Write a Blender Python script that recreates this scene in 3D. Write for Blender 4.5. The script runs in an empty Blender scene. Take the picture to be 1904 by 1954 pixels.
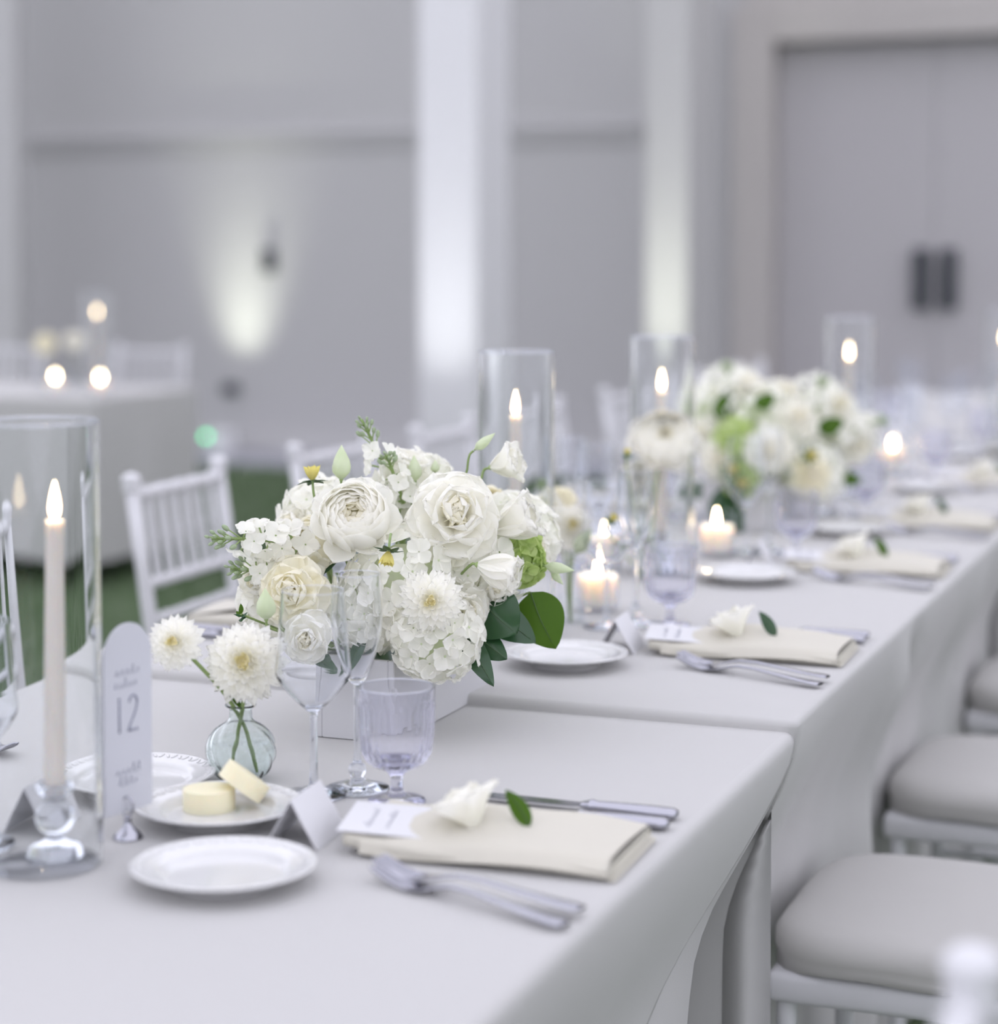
import bpy, bmesh, math, random
from mathutils import Vector, Matrix, Euler
R = math.radians
random.seed(12)

# ------------------------------------------------------------------ camera, sky, exposure
SC = bpy.context.scene
COL = SC.collection
FPX, CX, YH = 3966.0, 952.0, 490.0           # focal length in px, centre column, horizon row
PITCH = R(3.0)
PPY = YH + FPX * math.tan(PITCH)
CAMZ, TZ = 1.32, 0.76                        # camera height, table top height
cam_d = bpy.data.cameras.new('camera'); cam = bpy.data.objects.new('camera', cam_d); COL.objects.link(cam)
cam.location = (0, 0, CAMZ); cam.rotation_euler = (math.pi / 2 - PITCH, 0, 0)
cam_d.sensor_fit = 'HORIZONTAL'; cam_d.sensor_width = 24.0; cam_d.lens = 24.0 * FPX / 1904.0
cam_d.shift_y = (PPY - 977.0) / 1904.0
cam_d.clip_start = 0.05; cam_d.clip_end = 200
cam_d.dof.use_dof = True; cam_d.dof.focus_distance = 2.36; cam_d.dof.aperture_fstop = 1.55
SC.camera = cam

W = bpy.data.worlds.new('dusk_sky'); SC.world = W; W.use_nodes = True
bg = W.node_tree.nodes['Background']
bg.inputs['Color'].default_value = (0.885, 0.885, 1.0, 1); bg.inputs['Strength'].default_value = 1.66
SC.view_settings.view_transform = 'Standard'; SC.view_settings.look = 'None'
SC.view_settings.exposure = 0.0; SC.view_settings.gamma = 1.0; SC.view_settings.use_curve_mapping = False
cy = SC.cycles
cy.max_bounces = 18; cy.transparent_max_bounces = 24; cy.transmission_bounces = 18; cy.glossy_bounces = 6
cy.diffuse_bounces = 7; cy.sample_clamp_indirect = 10.0; cy.blur_glossy = 1.0; cy.use_denoising = True
cy.use_adaptive_sampling = True; cy.adaptive_threshold = .07; cy.adaptive_min_samples = 10

# ------------------------------------------------------------------ frames
TH = math.atan(1540 / FPX)                    # the tables run away to the right at this angle
UX, UY = math.sin(TH), math.cos(TH)
def T(u, v, z=0.0): return Vector((u * UX - v * UY, u * UY + v * UX, z))   # table frame -> world
TROT = math.pi / 2 - TH                       # rotation whose local x is +u, local y is +v
def ray(px, py):
    a = (px - CX) / FPX; b = -(py - PPY) / FPX
    return Vector((a, math.cos(PITCH) + b * math.sin(PITCH), -math.sin(PITCH) + b * math.cos(PITCH)))
def P(px, py, z=TZ):
    r = ray(px, py); return r * ((z - CAMZ) / r.z) + Vector((0, 0, CAMZ))
def PD(px, py, d):
    r = ray(px, py); return r * (d / r.y) + Vector((0, 0, CAMZ))

# ------------------------------------------------------------------ materials
MATS = {}
def nmat(name):
    m = bpy.data.materials.new(name); m.use_nodes = True; nt = m.node_tree
    for n in list(nt.nodes): nt.nodes.remove(n)
    out = nt.nodes.new('ShaderNodeOutputMaterial'); MATS[name] = m
    return m, nt, out
def pmat(name, col, rough=0.6, metal=0.0, noise=None, bump=None, sss=0.0, spec=0.5, coat=0.0, col2=None):
    m, nt, out = nmat(name); col = tuple(c * .9 for c in col); col2 = tuple(c * .9 for c in col2) if col2 else None
    b = nt.nodes.new('ShaderNodeBsdfPrincipled'); nt.links.new(b.outputs[0], out.inputs[0])
    b.inputs['Base Color'].default_value = (*col, 1); b.inputs['Roughness'].default_value = rough
    b.inputs['Metallic'].default_value = metal; b.inputs['Specular IOR Level'].default_value = spec
    b.inputs['Coat Weight'].default_value = coat
    if sss:
        b.inputs['Subsurface Weight'].default_value = sss
        b.inputs['Subsurface Radius'].default_value = (1, .7, .45); b.inputs['Subsurface Scale'].default_value = .02
    if noise or bump:
        tc = nt.nodes.new('ShaderNodeTexCoord')
    if noise:
        n = nt.nodes.new('ShaderNodeTexNoise'); n.inputs['Scale'].default_value = noise; n.inputs['Detail'].default_value = 4
        nt.links.new(tc.outputs['Object'], n.inputs['Vector'])
        mx = nt.nodes.new('ShaderNodeMix'); mx.data_type = 'RGBA'
        c2 = col2 or tuple(c * .9 for c in col)
        mx.inputs[6].default_value = (*col, 1); mx.inputs[7].default_value = (*c2, 1)
        nt.links.new(n.outputs['Fac'], mx.inputs[0]); nt.links.new(mx.outputs[2], b.inputs['Base Color'])
    if bump:
        n2 = nt.nodes.new('ShaderNodeTexNoise'); n2.inputs['Scale'].default_value = bump[0]; n2.inputs['Detail'].default_value = 3
        nt.links.new(tc.outputs['Object'], n2.inputs['Vector'])
        bp = nt.nodes.new('ShaderNodeBump'); bp.inputs['Strength'].default_value = bump[1]; bp.inputs['Distance'].default_value = bump[2]
        nt.links.new(n2.outputs['Fac'], bp.inputs['Height']); nt.links.new(bp.outputs[0], b.inputs['Normal'])
    return m
def petal_mat(name, col, col2, scale=30, trans=.48):
    m, nt, out = nmat(name); L = nt.links
    tc = nt.nodes.new('ShaderNodeTexCoord'); n = nt.nodes.new('ShaderNodeTexNoise'); n.inputs['Scale'].default_value = scale
    L.new(tc.outputs['Object'], n.inputs['Vector'])
    mx = nt.nodes.new('ShaderNodeMix'); mx.data_type = 'RGBA'; mx.inputs[6].default_value = (*col, 1); mx.inputs[7].default_value = (*col2, 1)
    L.new(n.outputs['Fac'], mx.inputs[0])
    d = nt.nodes.new('ShaderNodeBsdfPrincipled'); d.inputs['Roughness'].default_value = .55; d.inputs['Specular IOR Level'].default_value = .25
    t = nt.nodes.new('ShaderNodeBsdfTranslucent'); L.new(mx.outputs[2], d.inputs['Base Color']); L.new(mx.outputs[2], t.inputs['Color'])
    ms = nt.nodes.new('ShaderNodeMixShader'); ms.inputs[0].default_value = trans
    L.new(d.outputs[0], ms.inputs[1]); L.new(t.outputs[0], ms.inputs[2]); L.new(ms.outputs[0], out.inputs[0])
    return m
def thin_glass(name, tint=(.975, .98, .985), edge=(.80, .82, .86), f0=.018):
    m, nt, out = nmat(name); L = nt.links
    lw = nt.nodes.new('ShaderNodeLayerWeight'); lw.inputs['Blend'].default_value = .5
    p = nt.nodes.new('ShaderNodeMath'); p.operation = 'POWER'; p.inputs[1].default_value = 5.0; L.new(lw.outputs['Facing'], p.inputs[0])
    ma = nt.nodes.new('ShaderNodeMath'); ma.operation = 'MULTIPLY_ADD'; ma.inputs[1].default_value = .55; ma.inputs[2].default_value = f0; L.new(p.outputs[0], ma.inputs[0])
    p2 = nt.nodes.new('ShaderNodeMath'); p2.operation = 'POWER'; p2.inputs[1].default_value = 3.0; L.new(lw.outputs['Facing'], p2.inputs[0])
    mx = nt.nodes.new('ShaderNodeMix'); mx.data_type = 'RGBA'; mx.inputs[6].default_value = (*tint, 1); mx.inputs[7].default_value = (*edge, 1)
    L.new(p2.outputs[0], mx.inputs[0])
    tr = nt.nodes.new('ShaderNodeBsdfTransparent'); L.new(mx.outputs[2], tr.inputs[0])
    g = nt.nodes.new('ShaderNodeBsdfGlossy'); g.inputs['Roughness'].default_value = .02; g.inputs['Color'].default_value = (.95, .96, 1, 1)
    ms = nt.nodes.new('ShaderNodeMixShader'); L.new(ma.outputs[0], ms.inputs[0]); L.new(tr.outputs[0], ms.inputs[1]); L.new(g.outputs[0], ms.inputs[2])
    L.new(ms.outputs[0], out.inputs[0]); return m
def solid_glass(name, col=(.97, .98, 1), ior=1.45, rough=0.0, clear=0.0):
    m, nt, out = nmat(name)
    g = nt.nodes.new('ShaderNodeBsdfGlass'); g.inputs['Color'].default_value = (*col, 1); g.inputs['IOR'].default_value = ior; g.inputs['Roughness'].default_value = rough
    if clear:
        t = nt.nodes.new('ShaderNodeBsdfTransparent'); ms = nt.nodes.new('ShaderNodeMixShader'); ms.inputs[0].default_value = clear
        nt.links.new(g.outputs[0], ms.inputs[1]); nt.links.new(t.outputs[0], ms.inputs[2]); nt.links.new(ms.outputs[0], out.inputs[0])
    else: nt.links.new(g.outputs[0], out.inputs[0])
    return m
def emit_mat(name, col, s):
    m, nt, out = nmat(name); e = nt.nodes.new('ShaderNodeEmission'); e.inputs[0].default_value = (*col, 1); e.inputs[1].default_value = s
    nt.links.new(e.outputs[0], out.inputs[0]); return m
def flame_mat():
    m, nt, out = nmat('candle_flame'); L = nt.links
    lw = nt.nodes.new('ShaderNodeLayerWeight'); lw.inputs['Blend'].default_value = .5
    cr = nt.nodes.new('ShaderNodeValToRGB'); L.new(lw.outputs['Facing'], cr.inputs[0])
    cr.color_ramp.elements[0].position = .45; cr.color_ramp.elements[0].color = (1, .80, .52, 1)
    cr.color_ramp.elements[1].position = .95; cr.color_ramp.elements[1].color = (.5, .17, .035, 1)
    e = nt.nodes.new('ShaderNodeEmission'); e.inputs[1].default_value = 44; L.new(cr.outputs[0], e.inputs[0]); L.new(e.outputs[0], out.inputs[0]); return m

def cloth_mat(name, col, shade):
    m = pmat(name, col, rough=.9, spec=.15, noise=2.5, col2=shade)
    nt = m.node_tree; L = nt.links; b = [n for n in nt.nodes if n.type == 'BSDF_PRINCIPLED'][0]
    tc = [n for n in nt.nodes if n.type == 'TEX_COORD'][0]
    b.inputs['Sheen Weight'].default_value = .15
    n1 = nt.nodes.new('ShaderNodeTexNoise'); n1.inputs['Scale'].default_value = 9; n1.inputs['Detail'].default_value = 2
    w1 = nt.nodes.new('ShaderNodeTexNoise'); w1.inputs['Scale'].default_value = 900
    L.new(tc.outputs['Object'], n1.inputs['Vector']); L.new(tc.outputs['Object'], w1.inputs['Vector'])
    b1 = nt.nodes.new('ShaderNodeBump'); b1.inputs['Strength'].default_value = .2; b1.inputs['Distance'].default_value = .004; L.new(n1.outputs['Fac'], b1.inputs['Height'])
    b2 = nt.nodes.new('ShaderNodeBump'); b2.inputs['Strength'].default_value = .25; b2.inputs['Distance'].default_value = .0006; L.new(w1.outputs['Fac'], b2.inputs['Height'])
    L.new(b1.outputs[0], b2.inputs['Normal']); L.new(b2.outputs[0], b.inputs['Normal'])
    return m

M_CLOTH = cloth_mat('ivory_linen', (.54, .535, .525), (.53, .525, .515))
M_NAPKIN = cloth_mat('cream_linen', (.63, .605, .525), (.615, .59, .51))
M_CUSH = cloth_mat('cream_cushion', (.545, .535, .515), (.53, .52, .50))
M_CHAIR = pmat('white_lacquer', (.70, .70, .72), rough=.35, coat=.2)
M_PLATE = pmat('white_porcelain', (.74, .74, .735), rough=.12, coat=.4)
M_SILVER = pmat('polished_silver', (.47, .47, .52), rough=.18, metal=1.0)
M_CARD = pmat('white_card', (.72, .72, .74), rough=.7)
M_FROST = pmat('frosted_acrylic', (.60, .61, .65), rough=.45, spec=.4)
M_INK = pmat('grey_ink', (.30, .31, .38), rough=.7)
M_WAX = pmat('ivory_wax', (.78, .745, .70), rough=.45, sss=.6)
M_VWAX = pmat('votive_wax', (.95, .88, .80), rough=.45, sss=1.0); [n for n in M_VWAX.node_tree.nodes if n.type == 'BSDF_PRINCIPLED'][0].inputs['Subsurface Scale'].default_value = .05
M_WICK = pmat('burnt_wick', (.03, .025, .02), rough=.9)
M_FLAME = flame_mat()
M_THIN = thin_glass('clear_votive_glass', tint=(.99, .99, .995), edge=(.85, .87, .9), f0=.012)
M_HURR = solid_glass('clear_hurricane_glass', (.985, .99, .99), 1.30)
M_BOWL = solid_glass('clear_bowl_glass', (.985, .99, 1), 1.27)
M_GLASS = solid_glass('clear_glass')
M_GOB = solid_glass('pressed_lilac_glass', (.965, .965, .99), 1.36)
M_GOBS = solid_glass('pressed_lilac_glass_solid', (.93, .93, .97), 1.42)
M_VASE = solid_glass('swirled_vase_glass', (.965, .985, .98), 1.40)
M_RIM = thin_glass('glass_rim', tint=(.97, .975, .985), edge=(.80, .82, .86), f0=.22)
M_WATER = thin_glass('vase_water', tint=(.97, .985, .98), edge=(.95, .96, .96), f0=.006)
M_BUTTER = pmat('pale_butter', (.90, .845, .60), rough=.45, sss=.3)
M_BOX = pmat('white_painted_box', (.64, .64, .65), rough=.55, noise=14, col2=(.61, .61, .625))
M_P_WHITE = petal_mat('white_petal', (.97, .96, .915), (.96, .955, .895))
M_P_CREAM = petal_mat('cream_petal', (.97, .95, .85), (.965, .94, .80))
M_P_PALE = petal_mat('pale_green_petal', (.70, .80, .52), (.85, .87, .76), scale=45)
M_P_YEL = petal_mat('yellow_petal', (.86, .76, .16), (.86, .82, .42), scale=80)
M_P_CTR = petal_mat('cream_centre', (.95, .89, .56), (.96, .93, .76), scale=120)
M_P_LIME = petal_mat('lime_petal', (.50, .66, .18), (.68, .77, .40), scale=40)
M_STEM = pmat('green_stem', (.20, .30, .09), rough=.5, noise=60, col2=(.30, .40, .15))
M_SEPAL = pmat('green_sepal', (.24, .37, .11), rough=.5, noise=60, col2=(.40, .50, .22))
M_BUDG = pmat('grey_green_bud', (.28, .37, .20), rough=.6, noise=90, col2=(.42, .50, .33))
M_DSEP = pmat('dark_green_sepal', (.05, .12, .035), rough=.5)
M_LEAF = pmat('dark_glossy_leaf', (.018, .065, .022), rough=.28, noise=14, col2=(.03, .09, .03))
M_VEIN = pmat('leaf_vein', (.06, .12, .04), rough=.5)
M_LEAF2 = petal_mat('bright_leaf', (.055, .125, .008), (.075, .16, .012), scale=14, trans=.35)
M_WALL = pmat('grey_white_paint', (.535, .53, .53), rough=.85, noise=.6, col2=(.51, .505, .505))
M_DOORW = pmat('warm_lit_white_paint', (.52, .49, .47), rough=.85, noise=.6, col2=(.50, .475, .455))  # white door wall and casing; the warm light on them is in the colour
M_DOOR = pmat('door_paint', (.50, .48, .49), rough=.6, noise=1.2, col2=(.48, .465, .475))
M_COLUMN = pmat('white_column_paint', (.76, .76, .775), rough=.7)
M_TRIM = pmat('trim_paint', (.56, .555, .55), rough=.7)
M_BLACK = pmat('black_metal', (.035, .04, .05), rough=.4)
M_FIX = pmat('dark_grey_fixture', (.07, .08, .09), rough=.6)
M_PAVE = pmat('grey_paving', (.42, .42, .46), rough=.9, noise=3, col2=(.38, .38, .42), bump=(40, .3, .01))
M_SOIL = pmat('lawn_green', (.075, .115, .055), rough=.95, noise=6, col2=(.10, .145, .07), bump=(60, .6, .03))
M_BLADE = pmat('grass_blade', (.075, .135, .055), rough=.8, noise=2, col2=(.11, .18, .075))
M_LED = emit_mat('green_led', (.09, 1, .38), 5.0)

# ------------------------------------------------------------------ mesh helpers
class MB:
    def __init__(s): s.v = []; s.f = []
    def add(s, vf, M=None):
        v, f = vf; o = len(s.v)
        s.v += [tuple(M @ Vector(p)) for p in v] if M is not None else [tuple(p) for p in v]
        s.f += [tuple(i + o for i in q) for q in f]; return s
    def mesh(s, name, mat, smooth=True):
        me = bpy.data.meshes.new(name); me.from_pydata(s.v, [], s.f)
        if smooth: me.polygons.foreach_set('use_smooth', [True] * len(me.polygons))
        if mat: me.materials.append(mat)
        me.update(); return me
def mesh_of(name, vf, mat, smooth=True, M=None): return MB().add(vf, M).mesh(name, mat, smooth)
def grid(fn, nu, nv, wrap=False):
    v = [fn(i / (nu if wrap else nu - 1), j / (nv - 1)) for i in range(nu) for j in range(nv)]
    f = []
    for i in range(nu if wrap else nu - 1):
        k = (i + 1) % nu
        for j in range(nv - 1): f.append((i * nv + j, k * nv + j, k * nv + j + 1, i * nv + j + 1))
    return v, f
def cat(pts, n):
    """Catmull-Rom through points, n samples per span"""
    pts = [Vector(p) for p in pts]; out = []
    for i in range(len(pts) - 1):
        p0 = pts[max(i - 1, 0)]; p1 = pts[i]; p2 = pts[i + 1]; p3 = pts[min(i + 2, len(pts) - 1)]
        for k in range(n):
            t = k / n
            out.append(.5 * ((2 * p1) + (p2 - p0) * t + (2 * p0 - 5 * p1 + 4 * p2 - p3) * t * t + (3 * p1 - p0 - 3 * p2 + p3) * t ** 3))
    out.append(pts[-1]); return out
def lathe(prof, seg=32, rib=None):
    """prof: list of (r, z); rib(angle, z) scales the radius"""
    n = len(prof)
    v = []; f = []
    for i in range(seg):
        a = 2 * math.pi * i / seg
        for r, z in prof:
            rr = max(r, 1e-5) * (rib(a, z) if rib else 1)
            v.append((rr * math.cos(a), rr * math.sin(a), z))
    for i in range(seg):
        k = (i + 1) % seg
        for j in range(n - 1): f.append((i * n + j, k * n + j, k * n + j + 1, i * n + j + 1))
    return v, f
def sprof(pts, n=5): return [(max(p.x, 0), p.y) for p in cat([(a, b, 0) for a, b in pts], n)]
def tube(path, rad, seg=8, cap=True):
    path = [Vector(p) for p in path]; n = len(path); v = []; f = []
    rads = rad if isinstance(rad, (list, tuple)) else [rad] * n
    up = Vector((0, 0, 1)); nrm = None
    for i, p in enumerate(path):
        t = (path[min(i + 1, n - 1)] - path[max(i - 1, 0)]).normalized()
        if nrm is None:
            nrm = t.orthogonal().normalized()
        nrm = (nrm - t * nrm.dot(t)).normalized(); b = t.cross(nrm)
        for k in range(seg):
            a = 2 * math.pi * k / seg; v.append(p + (nrm * math.cos(a) + b * math.sin(a)) * rads[i])
    for i in range(n - 1):
        for k in range(seg):
            k2 = (k + 1) % seg; f.append((i * seg + k, i * seg + k2, (i + 1) * seg + k2, (i + 1) * seg + k))
    if cap: f.append(tuple(range(seg))[::-1]); f.append(tuple((n - 1) * seg + k for k in range(seg)))
    return v, f
def box(x0, x1, y0, y1, z0, z1, bev=0.0, segs=2):
    bm = bmesh.new(); bmesh.ops.create_cube(bm, size=1)
    for q in bm.verts: q.co = Vector(((x0 + x1) / 2 + q.co.x * (x1 - x0), (y0 + y1) / 2 + q.co.y * (y1 - y0), (z0 + z1) / 2 + q.co.z * (z1 - z0)))
    if bev: bmesh.ops.bevel(bm, geom=bm.edges[:], offset=bev, segments=segs, affect='EDGES', profile=.5)
    bm.verts.index_update(); v = [q.co.copy() for q in bm.verts]; f = [tuple(w.index for w in q.verts) for q in bm.faces]; bm.free(); return v, f
def ellipsoid(rx, ry, rz, su=12, sv=8):
    return grid(lambda u, w: (rx * math.cos(2 * math.pi * u) * math.sin(math.pi * w), ry * math.sin(2 * math.pi * u) * math.sin(math.pi * w), rz * math.cos(math.pi * w)), su, sv, wrap=True)
def obj(name, me, parent=None, M=None, label=None, kind=None):
    o = bpy.data.objects.new(name, me); COL.objects.link(o)
    if parent: o.parent = parent
    if M is not None: o.matrix_basis = M
    if label: o['label'] = label
    if kind: o['kind'] = kind
    return o
def tag(o, label, c, group=None):
    o['label'] = label; o['category'] = c
    if group: o['group'] = group
    return o
def thing(name, label, c, M, group=None):
    o = bpy.data.objects.new(name, None); o.empty_display_size = .02; COL.objects.link(o); o.matrix_basis = M
    return tag(o, label, c, group)
def at(p, rz=0.0, s=1.0): return Matrix.Translation(p) @ Matrix.Rotation(rz, 4, 'Z') @ Matrix.Scale(s, 4)
def face(p, d, roll=0.0):
    """matrix at p whose local z looks along d"""
    d = Vector(d).normalized(); q = d.to_track_quat('Z', 'Y').to_matrix().to_4x4()
    return Matrix.Translation(p) @ q @ Matrix.Rotation(roll, 4, 'Z')
CACHE = {}
def cached(key, fn):
    if key not in CACHE: CACHE[key] = fn()
    return CACHE[key]
RX = lambda a: Matrix.Rotation(a, 4, 'X')
RY = lambda a: Matrix.Rotation(a, 4, 'Y')
RZ = lambda a: Matrix.Rotation(a, 4, 'Z')
TR = lambda x, y, z: Matrix.Translation((x, y, z))
def struct(name, me, M=None, parent=None):
    return obj(name, me, parent, M, kind=None if parent else 'structure')

# ------------------------------------------------------------------ the setting: lawn, paving, building
TM = at((0, 0, 0), TROT)                       # local x = u, local y = v
UW = 12.3
struct('floor', mesh_of('floor', grid(lambda a, b: (-6 + a * 40, -14 + b * 34, -.004), 2, 2), M_SOIL), TM)
def grass():
    mb = MB(); rnd = random.Random(3)
    v, f = mb.v, mb.f
    for i in range(26000):
        u = 2.4 + 9.2 * rnd.random() ** 1.2; w = rnd.uniform(1.66, 8.2)
        a = rnd.uniform(0, 6.28); h = rnd.uniform(.025, .06); q = rnd.uniform(.004, .008); l = rnd.uniform(-.03, .03); l2 = rnd.uniform(-.03, .03)
        o = len(v); dx, dy = q * math.cos(a), q * math.sin(a)
        v += [(u - dx, w - dy, 0), (u + dx, w + dy, 0), (u + l, w + l2, h)]; f.append((o, o + 1, o + 2))
    return mb.mesh('grass', M_BLADE, False)
g = obj('lawn_grass', grass(), M=TM, kind='stuff'); g['label'] = 'short green lawn grass between the long table and the building'; g['category'] = 'grass'
struct('paving_strip', mesh_of('paving', box(11.55, UW + .3, -8, 14, -.05, .03, .01), M_PAVE, False), TM)
def su(px, u, z=0):
    """v coordinate seen at image column px on the plane u"""
    r = (px - CX) / FPX
    return (u * UX - r * u * UY) / (UY + r * UX)
# main wall runs along v at u = UW ; the door bay lies to the right of the second column
v_l, v_r = su(1370, UW), su(2600, UW)
struct('wall_back', mesh_of('wall', box(UW, UW + .3, v_l - .2, 14, 0, 5.5), M_WALL, False), TM)
dj, dj2 = su(1476, UW), su(1476, UW) - 1.92     # door opening in v
dtop = 2.60
wb = MB()
wb.add(box(UW - .05, UW + .3, dj + .0, v_l - .18, 0, 5.5)); wb.add(box(UW - .05, UW + .3, -9, dj2, 0, 5.5)); wb.add(box(UW - .05, UW + .3, dj2, dj, dtop, 5.5))
struct('wall_right', wb.mesh('wall', M_DOORW, False), TM)
dr = struct('door_1', mesh_of('door_frame', box(UW + .14, UW + .2, dj2, dj, 0, dtop), M_DOOR, False), TM)
dm = (dj + dj2) / 2
dm = su(1783, UW + .1)
for k, (a, b) in enumerate(((dm + .0012, dj - .003), (dj2 + .003, dm - .0012))):
    lf = obj('door_leaf', mesh_of('leaf', box(UW + .09, UW + .14, a, b, .02, dtop - .01, .006), M_DOOR, False), dr)
    hv = su(1754 if k == 0 else 1806, UW)
    hb = MB().add(box(UW + .02, UW + .05, hv - .050, hv + .050, 1.01, 1.37, .008)).add(box(UW + .045, UW + .10, hv - .012, hv + .012, 1.06, 1.09)).add(box(UW + .045, UW + .10, hv - .012, hv + .012, 1.29, 1.32))
    obj('door_handle', hb.mesh('handle', M_BLACK, False), lf, label='black pull handle')
# casing round the door
cs = MB().add(box(UW - .085, UW - .05, dj, dj + .24, 0, dtop + .22, .008)).add(box(UW - .085, UW - .05, dj2 - .22, dj2, 0, dtop + .22, .008)).add(box(UW - .085, UW - .05, dj2, dj, dtop, dtop + .22, .008))
struct('trim_1', cs.mesh('casing', M_DOORW, False), TM)
# belt course along the back wall
zb = CAMZ + (YH - 252) / FPX * 13.6
bl = MB().add(box(UW - .045, UW, su(1225, UW), 14, zb - .03, zb + .015, .008)).add(box(UW - .025, UW, su(1225, UW), 14, zb - .10, zb - .03, .006))
struct('trim_2', bl.mesh('belt', M_WALL, False), TM)
struct('baseboard_back', mesh_of('bb', box(UW - .03, UW, su(1225, UW), 14, .03, .16, .006), M_TRIM, False), TM)
# columns
def column(px0, px1, px2, u, name, M_COLUMN=M_COLUMN):
    a, b = su(px0, u), su(px1, u)               # a > b
    # depth so that the right side face ends at px2
    d = 0.05
    while d < .8 and CX + FPX * (((u + d) * UX - b * UY) / ((u + d) * UY + b * UX)) < px2: d += .01
    t = struct(name, mesh_of('shaft', box(u, u + d, b, a, .0, 6.0, .012), M_COLUMN, False), TM)
    m = MB().add(box(u - .03, u + d + .03, b - .03, a + .03, 0, .22, .01)).add(box(u - .018, u + d + .018, b - .018, a + .018, .22, .27, .008))
    obj('column_base', m.mesh('base', M_COLUMN, False), t)
    return (a + b) / 2
colB = column(798, 910, 972, 9.6, 'column_1')
colC = column(1230, 1312, 1362, 11.2, 'column_2', M_TRIM)
colA = column(-150, 34, 56, 11.2, 'column_3', M_WALL)

# small fixtures on the wall
def fixture(name, label, c, px, py, w, h):
    u = UW - .03; v = su(px, u); p = T(u, v); z = CAMZ + (YH - py) / FPX * p.y
    t = thing(name, label, c, TM @ TR(u, v, z))
    obj('backplate', mesh_of('plate', box(0, .03, -w / 2, w / 2, -h / 2, h / 2, .006), M_FIX, False), t)
    obj('cover', mesh_of('cover', box(-.025, .0, -w * .36, w * .36, -h * .38, h * .38, .008), M_BLACK, False), t)
fixture('wall_box', 'small dark upright box on the grey wall right of the light streak', 'wall fixture', 511, 497, .09, .16)
fixture('outlet_cover', 'dark weatherproof outlet low on the grey wall inside the light streak', 'outlet', 437, 742, .12, .075)

# uplights: battery cans on the ground that wash wall and columns
def uplight(label, u, v, power, angle, col, aim, led=False, rad=.06):
    t = thing('uplight', label, 'uplight', TM @ TR(u, v, .0), 'uplights along the building')
    obj('housing', mesh_of('can', lathe(sprof([(.0, .0), (.075, .002), (.08, .02), (.078, .16), (.07, .185)], 3) + [(.062, .185), (.062, .165), (0, .165)], 24), M_COLUMN), t)
    obj('lens', mesh_of('lens', lathe([(0, .172), (.06, .172)], 24), M_THIN), t)
    if led:
        obj('indicator_light', mesh_of('led', ellipsoid(.018, .018, .018, 12, 8), M_LED), t, TR(-.075, .09 if led else 0, .150), label='glowing green indicator lamp')
    ld = bpy.data.lights.new('uplight_lamp', 'AREA'); ld.energy = power; ld.color = col; ld.shape = 'RECTANGLE'; ld.size = .06; ld.size_y = rad; ld.spread = angle
    lo = bpy.data.objects.new('lamp', ld); COL.objects.link(lo); lo.parent = t
    d = Vector(aim).normalized(); lo.matrix_basis = TR(0, 0, .195) @ (-d).to_track_quat('Z', 'X').to_matrix().to_4x4()
    return t
WARMG = (.96, 1.0, .84)
ul = uplight('white can uplight with a glowing green indicator lamp before the grey wall', UW - .32, su(428, UW - .3), 1.9, R(44), WARMG, (.24, 0, 1), led=True, rad=.20)
uplight('white can uplight at the foot of the tall white column in mid picture', 9.6 - .45, colB, .8, R(45), (.96, .98, .98), (.35, 0, 1), rad=.14)
uplight('white can uplight at the foot of the pale column left of the doors', 11.2 - .45, colC, 1.3, R(42), WARMG, (.35, 0, 1), rad=.14)

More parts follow.
